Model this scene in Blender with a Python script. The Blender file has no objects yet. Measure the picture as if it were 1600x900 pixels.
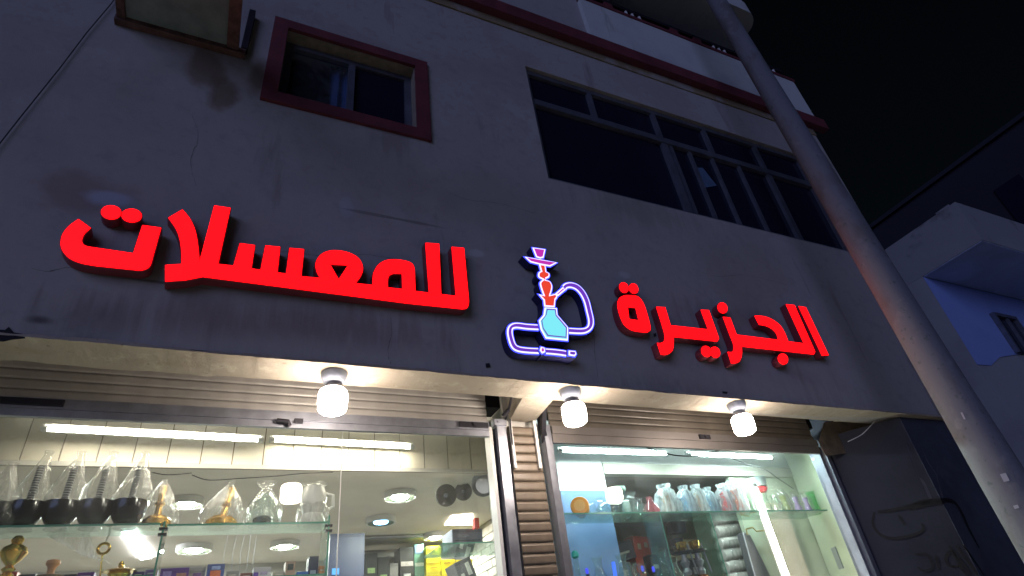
import bpy, math, random
from mathutils import Vector, Matrix, noise
from mathutils.geometry import tessellate_polygon
random.seed(7)
S = bpy.context.scene
COL = S.collection
def srgb(r, g, b, k=1.0):
    f = lambda c: (c/12.92 if c <= .04045 else ((c+.055)/1.055)**2.4)
    return tuple(f(c/255)*k for c in (r, g, b))
# ------------------------------------------------------------------ camera
RGT = Vector((0.9063222420787458, -0.40656955813159634, -0.11524403634910502))
UPV = Vector((-0.14120846339264959, -0.5484053741657673, 0.8242036856580973))
BCK = Vector((-0.39829657716284994, -0.7307206990271888, -0.5544430508479429))
FPX = 918.670145
CAM = Vector((0, -2.395397, 1.6))
cd = bpy.data.cameras.new('camera'); cam = bpy.data.objects.new('camera', cd); COL.objects.link(cam)
cam.matrix_world = Matrix(((RGT.x, UPV.x, BCK.x, CAM.x), (RGT.y, UPV.y, BCK.y, CAM.y), (RGT.z, UPV.z, BCK.z, CAM.z), (0, 0, 0, 1)))
cd.sensor_width = 36; cd.lens = FPX/1600*36; cd.clip_start = .05; cd.clip_end = 500
S.camera = cam
# ------------------------------------------------------------------ night sky and weak blue street glow
SUN_EL, SUN_AZ = math.radians(11), math.radians(226)      # azimuth from north (+y) clockwise
w = bpy.data.worlds.new('World'); S.world = w; w.use_nodes = True
nt = w.node_tree; bg = nt.nodes['Background']
sky = nt.nodes.new('ShaderNodeTexSky'); sky.sky_type = 'NISHITA'; sky.sun_disc = False
sky.sun_elevation = SUN_EL; sky.sun_rotation = SUN_AZ
nt.links.new(sky.outputs[0], bg.inputs[0]); bg.inputs[1].default_value = 0.0011
sl = bpy.data.lights.new('street_glow', 'SUN'); sl.energy = .95; sl.angle = math.radians(46); sl.color = (.40, .48, 1.0)  # broad sun lamp standing in for unseen street light
so = bpy.data.objects.new('street_glow', sl); COL.objects.link(so)
d = Vector((math.sin(SUN_AZ)*math.cos(SUN_EL), math.cos(SUN_AZ)*math.cos(SUN_EL), math.sin(SUN_EL)))
so.rotation_euler = (d).to_track_quat('Z', 'Y').to_euler(); so.location = (-12, -9, 9)
S.view_settings.view_transform = 'Standard'; S.view_settings.look = 'None'; S.view_settings.exposure = 0; S.view_settings.gamma = 1
S.render.engine = 'CYCLES'; S.cycles.use_denoising = True; S.cycles.max_bounces = 8; S.cycles.transparent_max_bounces = 24
S.cycles.sample_clamp_indirect = 6; S.cycles.caustics_reflective = False; S.cycles.caustics_refractive = False

# ------------------------------------------------------------------ measuring: a sight line met with a plane of the place
def ray(x, y): return RGT*(x-800) + UPV*(450-y) - BCK*FPX
def atY(x, y, Y): r = ray(x, y); return CAM + r*((Y-CAM.y)/r.y)
def atZ(x, y, Z): r = ray(x, y); return CAM + r*((Z-CAM.z)/r.z)
def atX(x, y, X): r = ray(x, y); return CAM + r*((X-CAM.x)/r.x)

# ------------------------------------------------------------------ materials
MATS = {}
def mat(name, col, rough=.7, metal=0, var=.12, vscale=6, bump=.15, bscale=60, emit=None, est=1, alpha=None, coat=0, extra=None):
    if name in MATS: return MATS[name]
    m = bpy.data.materials.new(name); m.use_nodes = True; MATS[name] = m
    n, l = m.node_tree.nodes, m.node_tree.links
    p = n['Principled BSDF']
    tc = n.new('ShaderNodeTexCoord')
    c = tuple(col)+(1,)
    p.inputs['Base Color'].default_value = c; p.inputs['Roughness'].default_value = rough; p.inputs['Metallic'].default_value = metal
    if coat: p.inputs['Coat Weight'].default_value = coat
    if var:
        nz = n.new('ShaderNodeTexNoise'); nz.inputs['Scale'].default_value = vscale; nz.inputs['Detail'].default_value = 6; nz.inputs['Roughness'].default_value = .6
        l.new(tc.outputs['Object'], nz.inputs['Vector'])
        rp = n.new('ShaderNodeValToRGB'); l.new(nz.outputs['Fac'], rp.inputs[0])
        rp.color_ramp.elements[0].position = .3; rp.color_ramp.elements[1].position = .72
        rp.color_ramp.elements[0].color = tuple(max(0, v*(1-var)) for v in col)+(1,); rp.color_ramp.elements[1].color = tuple(min(1, v*(1+var)) for v in col)+(1,)
        l.new(rp.outputs[0], p.inputs['Base Color'])
        mr = n.new('ShaderNodeMapRange'); mr.inputs[3].default_value = max(.02, rough-.1); mr.inputs[4].default_value = min(1, rough+.12)
        l.new(nz.outputs['Fac'], mr.inputs[0]); l.new(mr.outputs[0], p.inputs['Roughness'])
    if bump:
        b = n.new('ShaderNodeBump'); b.inputs['Strength'].default_value = bump; b.inputs['Distance'].default_value = .004
        nz2 = n.new('ShaderNodeTexNoise'); nz2.inputs['Scale'].default_value = bscale; nz2.inputs['Detail'].default_value = 5
        l.new(tc.outputs['Object'], nz2.inputs['Vector']); l.new(nz2.outputs['Fac'], b.inputs['Height']); l.new(b.outputs[0], p.inputs['Normal'])
    if emit:
        p.inputs['Emission Color'].default_value = tuple(emit)+(1,); p.inputs['Emission Strength'].default_value = est
    return m
def emat(name, col, st):
    return mat(name, (.02, .02, .02), .4, 0, 0, 1, 0, emit=col, est=st)
def thin(name, tint, gloss=.06, milk=0, milkcol=(.8, .8, .8), wr=0, wscale=8, lo=.45, hi=.75, rough=.02, stretch=(1, 1, 1)):
    """thin see-through sheet: clear transmission, Fresnel gloss and (for film) a milky crumpled part"""
    if name in MATS: return MATS[name]
    m = bpy.data.materials.new(name); m.use_nodes = True; MATS[name] = m
    n, l = m.node_tree.nodes, m.node_tree.links
    n.remove(n['Principled BSDF']); out = n['Material Output']
    tr = n.new('ShaderNodeBsdfTransparent'); tr.inputs[0].default_value = tuple(tint)+(1,)
    gl = n.new('ShaderNodeBsdfGlossy'); gl.inputs['Roughness'].default_value = rough
    fr = n.new('ShaderNodeFresnel'); ge = n.new('ShaderNodeNewGeometry'); io = n.new('ShaderNodeMapRange')
    io.inputs[3].default_value = 1.45; io.inputs[4].default_value = 1/1.45; l.new(ge.outputs['Backfacing'], io.inputs[0]); l.new(io.outputs[0], fr.inputs['IOR'])   # a thin sheet reflects alike from both sides
    mx = n.new('ShaderNodeMixShader'); l.new(tr.outputs[0], mx.inputs[1]); l.new(gl.outputs[0], mx.inputs[2])
    ma = n.new('ShaderNodeMath'); ma.operation = 'MULTIPLY'; ma.use_clamp = True; ma.inputs[1].default_value = gloss; l.new(fr.outputs[0], ma.inputs[0]); l.new(ma.outputs[0], mx.inputs[0])
    last = mx
    if milk or wr:
        tc = n.new('ShaderNodeTexCoord'); mp = n.new('ShaderNodeMapping'); mp.inputs['Scale'].default_value = stretch
        nz = n.new('ShaderNodeTexNoise'); nz.inputs['Scale'].default_value = wscale; nz.inputs['Detail'].default_value = 6; nz.inputs['Distortion'].default_value = 1.5
        l.new(tc.outputs['Object'], mp.inputs[0]); l.new(mp.outputs[0], nz.inputs['Vector'])
        mr = n.new('ShaderNodeMapRange'); mr.inputs[1].default_value = lo; mr.inputs[2].default_value = hi; mr.inputs[3].default_value = milk*(.04 if wr else .35); mr.inputs[4].default_value = milk
        l.new(nz.outputs['Fac'], mr.inputs[0])
        df = n.new('ShaderNodeBsdfDiffuse'); df.inputs[0].default_value = tuple(milkcol)+(1,)
        tl = n.new('ShaderNodeBsdfTranslucent'); tl.inputs[0].default_value = tuple(milkcol)+(1,)
        m2 = n.new('ShaderNodeMixShader'); m2.inputs[0].default_value = .5; l.new(df.outputs[0], m2.inputs[1]); l.new(tl.outputs[0], m2.inputs[2])
        m3 = n.new('ShaderNodeMixShader'); l.new(mr.outputs[0], m3.inputs[0]); l.new(mx.outputs[0], m3.inputs[1]); l.new(m2.outputs[0], m3.inputs[2])
        if wr:
            b = n.new('ShaderNodeBump'); b.inputs['Strength'].default_value = wr; b.inputs['Distance'].default_value = .02
            l.new(nz.outputs['Fac'], b.inputs['Height'])
            for q in (gl, df): l.new(b.outputs[0], q.inputs['Normal'])
        last = m3
    l.new(last.outputs[0], out.inputs[0])
    return m
def plaster(name, base, stains, streak=0, bump=.35):
    """painted plaster with stain patches of its own: stains = [(colour, noise scale, threshold, softness, strength, seed)]"""
    m = bpy.data.materials.new(name); m.use_nodes = True; MATS[name] = m
    n, l = m.node_tree.nodes, m.node_tree.links; p = n['Principled BSDF']; p.inputs['Roughness'].default_value = .85; p.inputs['Specular IOR Level'].default_value = .25
    tc = n.new('ShaderNodeTexCoord')
    cur = None
    def mixin(fac, colr):
        nonlocal cur
        mx = n.new('ShaderNodeMix'); mx.data_type = 'RGBA'
        l.new(fac, mx.inputs[0])
        if cur is None: mx.inputs[6].default_value = tuple(base)+(1,)
        else: l.new(cur, mx.inputs[6])
        mx.inputs[7].default_value = tuple(colr)+(1,); cur = mx.outputs[2]
    for colr, sc, th, soft, st, seed, stretch in stains:
        mp = n.new('ShaderNodeMapping'); mp.inputs['Location'].default_value = (seed*3.1, seed*1.7, seed*.9); mp.inputs['Scale'].default_value = stretch
        l.new(tc.outputs['Object'], mp.inputs[0])
        nz = n.new('ShaderNodeTexNoise'); nz.inputs['Scale'].default_value = sc; nz.inputs['Detail'].default_value = 7; nz.inputs['Roughness'].default_value = .58
        l.new(mp.outputs[0], nz.inputs['Vector'])
        mr = n.new('ShaderNodeMapRange'); mr.inputs[1].default_value = th; mr.inputs[2].default_value = th+soft; mr.inputs[4].default_value = st
        l.new(nz.outputs['Fac'], mr.inputs[0]); mixin(mr.outputs[0], colr)
    l.new(cur, p.inputs['Base Color'])
    b = n.new('ShaderNodeBump'); b.inputs['Strength'].default_value = bump; b.inputs['Distance'].default_value = .01
    nz = n.new('ShaderNodeTexNoise'); nz.inputs['Scale'].default_value = 14; nz.inputs['Detail'].default_value = 9; nz.inputs['Roughness'].default_value = .65
    l.new(tc.outputs['Object'], nz.inputs['Vector']); l.new(nz.outputs['Fac'], b.inputs['Height']); l.new(b.outputs[0], p.inputs['Normal'])
    return m
I3 = (1, 1, 1)
def add_stains_and_light(m, items, org):
    n, l = m.node_tree.nodes, m.node_tree.links; p = n['Principled BSDF']; cur = p.inputs['Base Color'].links[0].from_socket
    tc = n.new('ShaderNodeTexCoord')
    nz = n.new('ShaderNodeTexNoise'); nz.inputs['Scale'].default_value = 4.5; nz.inputs['Detail'].default_value = 7; l.new(tc.outputs['Object'], nz.inputs['Vector'])
    st = n.new('ShaderNodeTexNoise'); st.inputs['Scale'].default_value = 1; st.inputs['Detail'].default_value = 5; sm = n.new('ShaderNodeMapping'); sm.inputs['Scale'].default_value = (24, 1, 1.2)
    l.new(tc.outputs['Object'], sm.inputs[0]); l.new(sm.outputs[0], st.inputs['Vector'])
    for (x, z, rx, rz, colr, stg, streak) in items:
        mp = n.new('ShaderNodeMapping'); mp.vector_type = 'TEXTURE'; mp.inputs['Location'].default_value = (x-org[0], 0, z-org[2]); mp.inputs['Scale'].default_value = (rx, 1e4, rz)
        l.new(tc.outputs['Object'], mp.inputs[0]); ln = n.new('ShaderNodeVectorMath'); ln.operation = 'LENGTH'; l.new(mp.outputs[0], ln.inputs[0])
        ad = n.new('ShaderNodeMath'); ad.operation = 'MULTIPLY_ADD'; l.new((st if streak else nz).outputs['Fac'], ad.inputs[0]); ad.inputs[1].default_value = 2.2 if streak else 2.0; l.new(ln.outputs['Value'], ad.inputs[2])
        mr = n.new('ShaderNodeMapRange'); mr.interpolation_type = 'SMOOTHSTEP'; mr.inputs[1].default_value = 1.25 if streak else 1.4; mr.inputs[2].default_value = 2.1; mr.inputs[3].default_value = stg; mr.inputs[4].default_value = 0
        l.new(ad.outputs[0], mr.inputs[0]); mx = n.new('ShaderNodeMix'); mx.data_type = 'RGBA'; l.new(mr.outputs[0], mx.inputs[0]); l.new(cur, mx.inputs[6]); mx.inputs[7].default_value = tuple(colr)+(1,); cur = mx.outputs[2]
    l.new(cur, p.inputs['Base Color'])
M_WALL = plaster('facade_plaster', (.35, .33, .315), [((.24, .205, .18), 1.1, .5, .2, .5, 1, I3), ((.40, .38, .37), 1.6, .56, .12, .5, 3, I3), ((.15, .12, .11), 2.6, .6, .12, .6, 5, (2.2, 1, .35)), ((.22, .2, .19), 14, .52, .2, .35, 7, I3)])
def W_(x, y): q = atY(x, y, 0); return q.x, q.z
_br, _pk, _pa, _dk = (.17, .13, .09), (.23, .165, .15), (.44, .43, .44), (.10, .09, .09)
add_stains_and_light(M_WALL, [W_(322, 105)+(.10, .20, _br, .8, 0), W_(350, 150)+(.09, .13, (.15, .11, .07), .8, 0), W_(405, 120)+(.07, .22, _br, .8, 0), W_(120, 300)+(.22, .12, _pk, .6, 0),
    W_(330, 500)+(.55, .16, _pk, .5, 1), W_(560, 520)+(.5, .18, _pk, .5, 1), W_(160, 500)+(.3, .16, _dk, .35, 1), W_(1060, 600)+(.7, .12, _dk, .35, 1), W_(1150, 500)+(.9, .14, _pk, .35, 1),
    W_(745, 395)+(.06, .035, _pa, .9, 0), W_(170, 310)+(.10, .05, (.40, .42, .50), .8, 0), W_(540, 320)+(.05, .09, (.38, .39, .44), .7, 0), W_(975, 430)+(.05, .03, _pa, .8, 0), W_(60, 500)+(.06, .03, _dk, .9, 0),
    W_(240, 440)+(.22, .012, _dk, .7, 0), W_(610, 340)+(.35, .012, _dk, .6, 0), W_(560, 270)+(.6, .35, (.27, .24, .225), .4, 0), W_(800, 330)+(.5, .3, (.27, .25, .235), .4, 0), W_(610, 215)+(.25, .22, (.22, .19, .18), .6, 1), W_(1000, 330)+(.8, .16, (.25, .23, .21), .6, 1), W_(560, 560)+(1.1, .13, (.42, .40, .37), .55, 1), W_(1150, 600)+(1.4, .12, (.40, .38, .35), .5, 1)], (1.3, 2.5, 0))  # the last two pale bands paint bounced light onto the lower wall
M_WALL2 = plaster('side_plaster', (.024, .026, .038), [((.014, .015, .022), 2.0, .5, .2, .7, 2, I3), ((.026, .027, .035), 3.5, .6, .1, .5, 4, I3)])  # pier paint, darkened to offset the bulb light on its splay
M_CREAM = plaster('cream_soffit_paint', (.36, .315, .255), [((.29, .24, .18), 5, .5, .2, .6, 2, (.6, 2, 1)), ((.48, .44, .36), 9, .56, .1, .6, 6, I3), ((.2, .16, .13), 22, .64, .06, .7, 9, I3)], bump=.6)
M_PARAPET = plaster('pale_parapet_paint', (.50, .52, .50), [((.36, .37, .38), 2, .5, .2, .5, 2, I3), ((.2, .2, .21), 5, .62, .1, .5, 8, (2, 1, .4))])
M_RED = mat('dark_red_paint', (.125, .024, .032), .7, var=.25, vscale=8)
M_STAIN = plaster('rusty_band', (.22, .17, .10), [((.30, .27, .24), 4, .5, .12, .9, 3, I3)])
M_BEIGE = mat('beige_shutter_paint', (.125, .107, .088), .45, .1, var=.22, vscale=9, bump=.1, bscale=30)
M_BEIGE2 = mat('beige_pillar_shutter_paint', (.14, .108, .078), .45, .1, var=.2, vscale=12, bump=.1, bscale=30)
M_ALU = mat('dull_aluminium', (.36, .37, .42), .38, .75, var=.15, vscale=15, bump=.05)
M_ALU_D = mat('grey_window_aluminium', (.16, .17, .21), .45, .6, var=.2, vscale=10, bump=.05)
M_DARKM = mat('dark_metal', (.03, .028, .035), .5, .5, var=.3)
M_RUST = mat('rusty_iron', (.16, .09, .075), .8, .3, var=.5, vscale=18, bump=.4)
M_PLY = mat('grey_green_board', (.22, .27, .265), .8, var=.3, vscale=7)
M_BLACK = mat('black_plastic', (.006, .006, .010), .22, var=.2, coat=.4, bump=0)
M_WHITE = mat('white_plastic', (.62, .61, .58), .4, var=.05, bump=0)
M_CURT = mat('pale_blue_curtain', (.07, .12, .20), .9, var=.2, vscale=12)
M_VOID = mat('dark_room', (.010, .010, .014), .9, var=.3)
M_POLE = plaster('galvanised_pole_paint', (.145, .150, .170), [((.10, .085, .075), 6, .5, .15, .6, 4, (1, 1, .5)), ((.24, .24, .25), 12, .58, .12, .4, 6, I3), ((.06, .09, .08), 25, .62, .05, .6, 8, I3)], bump=.5)
M_PANE_D = mat('dark_window_pane', (.010, .012, .024), .14, var=0, bump=0); M_PANE_D.node_tree.nodes['Principled BSDF'].inputs['Specular IOR Level'].default_value = .12
M_GLASS = thin('veiled_shop_glass', (.93, .96, .95), 1.0, milk=.055, wscale=3)  # milk lays a washed-out haze over the lit interior
M_SHELF = thin('green_shelf_glass', (.80, .93, .88), 1.6, milk=.10, milkcol=(.5, .75, .62), wscale=5)
M_EDGE = mat('green_glass_edge', (.10, .30, .22), .15, var=.2, bump=0, coat=.6)
M_BAG = thin('clear_plastic_bag', (.93, .93, .92), 1.6, milk=.30, wr=.9, wscale=9, lo=.42, hi=.7, rough=.16, stretch=(2.4, 2.4, .6), milkcol=(.85, .83, .8))
M_BAGB = thin('pale_blue_bag_film', (.9, .95, .97), 1.6, milk=.85, wr=.9, wscale=8, lo=.3, hi=.62, rough=.2, stretch=(2, 2, .7), milkcol=(.74, .85, .9))
M_GOLD = mat('polished_gold_metal', (.78, .46, .12), .22, .95, var=.2, bump=.1)
M_CGLASS = thin('clear_vase_glass', (.88, .95, .92), 2.6, milk=.22, milkcol=(.72, .86, .8), wr=.4, wscale=12, rough=.04)
M_TILE = plaster('cream_ceramic_tile', (.66, .61, .50), [((.38, .28, .15), 7, .54, .14, .5, 2, (1, 1, 2.5)), ((.75, .72, .64), 3, .5, .2, .5, 5, I3)], bump=.1); M_TILE.node_tree.nodes['Principled BSDF'].inputs['Roughness'].default_value = .3
M_CEIL = mat('grey_ceiling_board', (.62, .56, .50), .8, var=.08, vscale=3, bump=.1)
M_INW = mat('interior_wall_paint', (.50, .48, .44), .8, var=.08, vscale=3)
M_BLUEW = mat('blue_wall_panel', (.12, .22, .42), .5, var=.2, vscale=3)
M_WHITEW = mat('pale_wall_panel', (.76, .78, .77), .5, var=.08)
M_GREENW = mat('pale_green_wall_paint', (.42, .46, .34), .6, var=.12, vscale=3)
E_BULB = emat('bulb_glow', (1, .86, .74), 105)
E_TUBE = emat('tube_glow', (1, .90, .74), 125)
E_TUBEC = emat('cool_tube_glow', (.80, 1, .98), 270)
E_DOWN = emat('downlight_glow', (.95, 1, .88), 760)
E_DOWNB = emat('blue_downlight_glow', (.25, .60, 1), 25)
E_PANEL = emat('light_panel_glow', (.95, .95, 1), 60)
E_RED = emat('red_sign_glow', (1, .0015, .0030), 3.4)
E_NBLUE = emat('blue_neon_glow', (.045, .06, 1), 2.6)
E_NWHITE = emat('violet_white_neon_glow', (.66, .62, 1), 1.8)
E_NPURP = emat('purple_neon_glow', (.16, .04, .55), 1.0)
E_NORNG = emat('orange_neon_glow', (.85, .06, .03), 1.0)
E_NMAG = emat('magenta_neon_glow', (.55, .03, .45), 1.0)
E_NCYAN = emat('cyan_neon_glow', (.22, .85, .95), 1.0)
M_CAN = mat('dark_red_letter_side', (.20, .03, .04), .4, var=.1, bump=0)
M_CANB = mat('dark_blue_letter_side', (.012, .012, .07), .35, var=.1, bump=0)

# ------------------------------------------------------------------ mesh builder
class MB:
    def __init__(s): s.v = []; s.f = []
    def add(s, vs, fs):
        k = len(s.v); s.v += [Vector(q) for q in vs]; s.f += [tuple(i+k for i in f) for f in fs]; return s
    def box(s, a, b):
        x0, y0, z0 = a; x1, y1, z1 = b
        return s.add([(x0,y0,z0),(x1,y0,z0),(x1,y1,z0),(x0,y1,z0),(x0,y0,z1),(x1,y0,z1),(x1,y1,z1),(x0,y1,z1)],
              [(0,3,2,1),(4,5,6,7),(0,1,5,4),(1,2,6,5),(2,3,7,6),(3,0,4,7)])
    def obox(s, c, ax, ay, az):      # centre and three half axes
        c, ax, ay, az = map(Vector, (c, ax, ay, az)); v = [c+i*ax+j*ay+k*az for k in (-1, 1) for i, j in ((-1,-1),(1,-1),(1,1),(-1,1))]
        return s.add(v, [(0,3,2,1),(4,5,6,7),(0,1,5,4),(1,2,6,5),(2,3,7,6),(3,0,4,7)])
    def tube(s, pts, r, seg=8, cap=True):
        pts = [Vector(p) for p in pts]; rs = r if isinstance(r, (list, tuple)) else [r]*len(pts); rings = []
        up = None
        for i, p in enumerate(pts):
            t = (pts[min(i+1, len(pts)-1)]-pts[max(i-1, 0)]).normalized()
            if up is None: up = t.orthogonal().normalized()
            up = (up-t*up.dot(t)).normalized(); sd = t.cross(up)
            rings.append([p+(up*math.cos(a)+sd*math.sin(a))*rs[i] for a in (2*math.pi*k/seg for k in range(seg))])
        k0 = len(s.v)
        for rg in rings: s.v += rg
        for i in range(len(rings)-1):
            for k in range(seg):
                a = k0+i*seg+k; b = k0+i*seg+(k+1) % seg; s.f.append((a, b, b+seg, a+seg))
        if cap: s.f.append(tuple(k0+k for k in range(seg))[::-1]); s.f.append(tuple(k0+(len(rings)-1)*seg+k for k in range(seg)))
        return s
    def lathe(s, c, prof, seg=20, ax=(0, 0, 1), wob=0, seed=0, close=True):   # prof [(r, h)...] along ax
        c = Vector(c); ax = Vector(ax).normalized(); u = ax.orthogonal().normalized(); w_ = ax.cross(u)
        if abs(ax.z) > .999: u, w_ = Vector((1, 0, 0)), Vector((0, 1, 0))
        k0 = len(s.v)
        for i, (r, h) in enumerate(prof):
            for k in range(seg):
                a = 2*math.pi*k/seg; rr = r
                if wob: rr = r*(1+wob*noise.noise(Vector((math.cos(a)*2.2+seed, math.sin(a)*2.2, h*14+seed*3)))+wob*.6*noise.noise(Vector((math.cos(a)*5+seed, math.sin(a)*5, h*6))))
                s.v.append(c+ax*h+u*math.cos(a)*rr+w_*math.sin(a)*rr)
        for i in range(len(prof)-1):
            for k in range(seg):
                a = k0+i*seg+k; b = k0+i*seg+(k+1) % seg; s.f.append((a, b, b+seg, a+seg))
        if close:
            s.f.append(tuple(k0+k for k in range(seg))[::-1]); s.f.append(tuple(k0+(len(prof)-1)*seg+k for k in range(seg)))
        return s
    def prism(s, loops, y0, y1, back=True):      # loops of (x, z): first outer, others holes; front at y0
        ls = [[Vector((x, 0, z)) for x, z in lp] for lp in loops]
        flat = [p for lp in ls for p in lp]; tris = tessellate_polygon(ls); k0 = len(s.v); n = len(flat)
        s.v += [Vector((p.x, y0, p.z)) for p in flat]+[Vector((p.x, y1, p.z)) for p in flat]
        for t in tris:
            a, b, c = [flat[i] for i in t]; cr = (b.x-a.x)*(c.z-a.z)-(b.z-a.z)*(c.x-a.x)
            if abs(cr) < 1e-12: continue
            t = t if cr > 0 else t[::-1]
            s.f.append(tuple(k0+i for i in t))
            if back: s.f.append(tuple(k0+n+i for i in t[::-1]))
        o = k0
        for li, lp in enumerate(ls):
            ar = sum(lp[i].x*lp[(i+1) % len(lp)].z-lp[(i+1) % len(lp)].x*lp[i].z for i in range(len(lp)))
            ccw = (ar > 0) == (li == 0)
            for i in range(len(lp)):
                a, b = o+i, o+(i+1) % len(lp)
                s.f.append((a, a+n, b+n, b) if ccw else (b, b+n, a+n, a))
            o += len(lp)
        return s
def origin_of(p):
    while p.parent: p = p.parent
    return Vector(p.location)
def obj(name, mb, m, parent=None, smooth=False, loc=None):
    me = bpy.data.meshes.new(name); vs = mb.v
    if parent is not None: o0 = origin_of(parent); vs = [v-o0 for v in vs]; L = Vector((0, 0, 0))
    else:
        L = Vector(loc) if loc is not None else Vector(((min(v.x for v in vs)+max(v.x for v in vs))/2, (min(v.y for v in vs)+max(v.y for v in vs))/2, min(v.z for v in vs)))
        vs = [v-L for v in vs]
    me.from_pydata([tuple(v) for v in vs], [], mb.f); me.update()
    if smooth:
        me.polygons.foreach_set('use_smooth', [True]*len(me.polygons))
        try: me.set_sharp_from_angle(angle=math.radians(40))
        except Exception: pass
    me.materials.append(m)
    o = bpy.data.objects.new(name, me); COL.objects.link(o); o.location = L
    if parent is not None: o.parent = parent
    return o
def tag(o, label, cat, group=None):
    o['label'] = label; o['category'] = cat
    if group: o['group'] = group
    return o
def thing(name, label, cat, loc, group=None):
    o = bpy.data.objects.new(name, None); o.empty_display_size = .1; COL.objects.link(o); o.location = Vector(loc)
    return tag(o, label, cat, group)
def part(name, parent):                            # an Empty part that groups sub-parts
    o = bpy.data.objects.new(name, None); o.empty_display_size = .05; COL.objects.link(o); o.parent = parent; return o
def inst(name, me, parent, wloc):
    o = bpy.data.objects.new(name, me); COL.objects.link(o); o.parent = parent; o.location = Vector(wloc)-origin_of(parent); return o
def mesh_of(name, mb, m, smooth=False):
    me = bpy.data.meshes.new(name); me.from_pydata([tuple(v) for v in mb.v], [], mb.f); me.update(); me.materials.append(m)
    if smooth: me.polygons.foreach_set('use_smooth', [True]*len(me.polygons))
    return me
def struct(name, mb, m, loc=None): o = obj(name, mb, m, None, loc=loc); o['kind'] = 'structure'; return o

# ------------------------------------------------------------------ setting: street
struct('ground', MB().box((-120, -120, -.5), (160, 160, -.16)), mat('dusty_ground', (.34, .31, .27), .95, var=.3, vscale=.4), loc=(0, 0, -.16))
struct('road', MB().box((-60, -12, -.156), (60, -4.15, -.12)), mat('worn_asphalt', (.055, .055, .058), .85, var=.25, vscale=2, bump=.4), loc=(0, -5, -.12))
struct('unseen_bounce_pavement', MB().box((-60, -4, -.152), (60, 6, 0)), mat('paled_bounce_concrete', (.64, .61, .56), .85, var=.2, vscale=1.5, bump=.3), loc=(0, 0, 0))  # unseen; made wide and pale to bounce light up the facade
struct('kerb', MB().box((-60, -4.148, -.151), (60, -4.002, .004)), mat('kerb_stone', (.35, .34, .33), .8, var=.2), loc=(0, -1.5, 0))

# ------------------------------------------------------------------ the shop building
B = thing('shop_building', 'grey plastered building with red trimmed windows above two lit shopfronts', 'building', (1.3, 2.5, 0))
XL, XR = -3.2, 5.25
def holed(xs, zs, holes, y0, y1, m=None):          # wall sheet with openings: front, back and reveals
    loops_x = sorted(set(xs+[h[0] for h in holes]+[h[1] for h in holes])); loops_z = sorted(set(zs+[h[2] for h in holes]+[h[3] for h in holes]))
    b = m or MB(); inside = lambda x, z: any(h[0] < x < h[1] and h[2] < z < h[3] for h in holes)
    for i in range(len(loops_x)-1):
        for j in range(len(loops_z)-1):
            x0, x1, z0, z1 = loops_x[i], loops_x[i+1], loops_z[j], loops_z[j+1]
            if inside((x0+x1)/2, (z0+z1)/2): continue
            b.add([(x0,y0,z0),(x1,y0,z0),(x1,y0,z1),(x0,y0,z1)], [(0,1,2,3)])
            b.add([(x0,y1,z0),(x1,y1,z0),(x1,y1,z1),(x0,y1,z1)], [(3,2,1,0)])
    for h in list(holes):
        x0, x1, z0, z1 = h
        b.add([(x0,y0,z0),(x0,y1,z0),(x0,y1,z1),(x0,y0,z1)], [(0,1,2,3)]); b.add([(x1,y0,z0),(x1,y1,z0),(x1,y1,z1),(x1,y0,z1)], [(3,2,1,0)])
        b.add([(x0,y0,z0),(x1,y0,z0),(x1,y1,z0),(x0,y1,z0)], [(0,1,2,3)]); b.add([(x0,y0,z1),(x1,y0,z1),(x1,y1,z1),(x0,y1,z1)], [(3,2,1,0)])
    x0, x1, z0, z1 = loops_x[0], loops_x[-1], loops_z[0], loops_z[-1]
    b.add([(x0,y0,z0),(x0,y1,z0),(x0,y1,z1),(x0,y0,z1)], [(3,2,1,0)]); b.add([(x1,y0,z0),(x1,y1,z0),(x1,y1,z1),(x1,y0,z1)], [(0,1,2,3)])
    b.add([(x0,y0,z1),(x1,y0,z1),(x1,y1,z1),(x0,y1,z1)], [(0,1,2,3)]); b.add([(x0,y0,z0),(x1,y0,z0),(x1,y1,z0),(x0,y1,z0)], [(3,2,1,0)])
    return b
SW = (-.035, .79, 4.53, 5.165)      # small window opening
BW = (1.70, 4.78, 4.385, 5.62)      # large window opening
obj('upper_wall', holed([XL, XR], [2.86, 6.17], [SW, BW], 0, .2), M_WALL, B)
obj('upper_wall', MB().box((XL, .001, 6.17), (2.46, .2, 10.5)), M_WALL, B)
obj('side_wall', MB().box((XR-.2, .2, 2.86), (XR, 6, 6.17)), M_WALL, B)
obj('rear_wall', MB().box((XL, 6, 0), (XR, 6.2, 10.5)), M_WALL, B)
obj('side_wall', MB().box((XL, .2, 0), (XL+.2, 6, 10.5)), M_WALL, B)
obj('floor_slab', MB().box((XL+.2, .205, 3.3), (XR-.2, 6, 3.5)), M_VOID, B)
obj('floor_slab', MB().box((XL+.2, .25, 6.18), (XR, 6, 6.32)), M_WALL, B)
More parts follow.
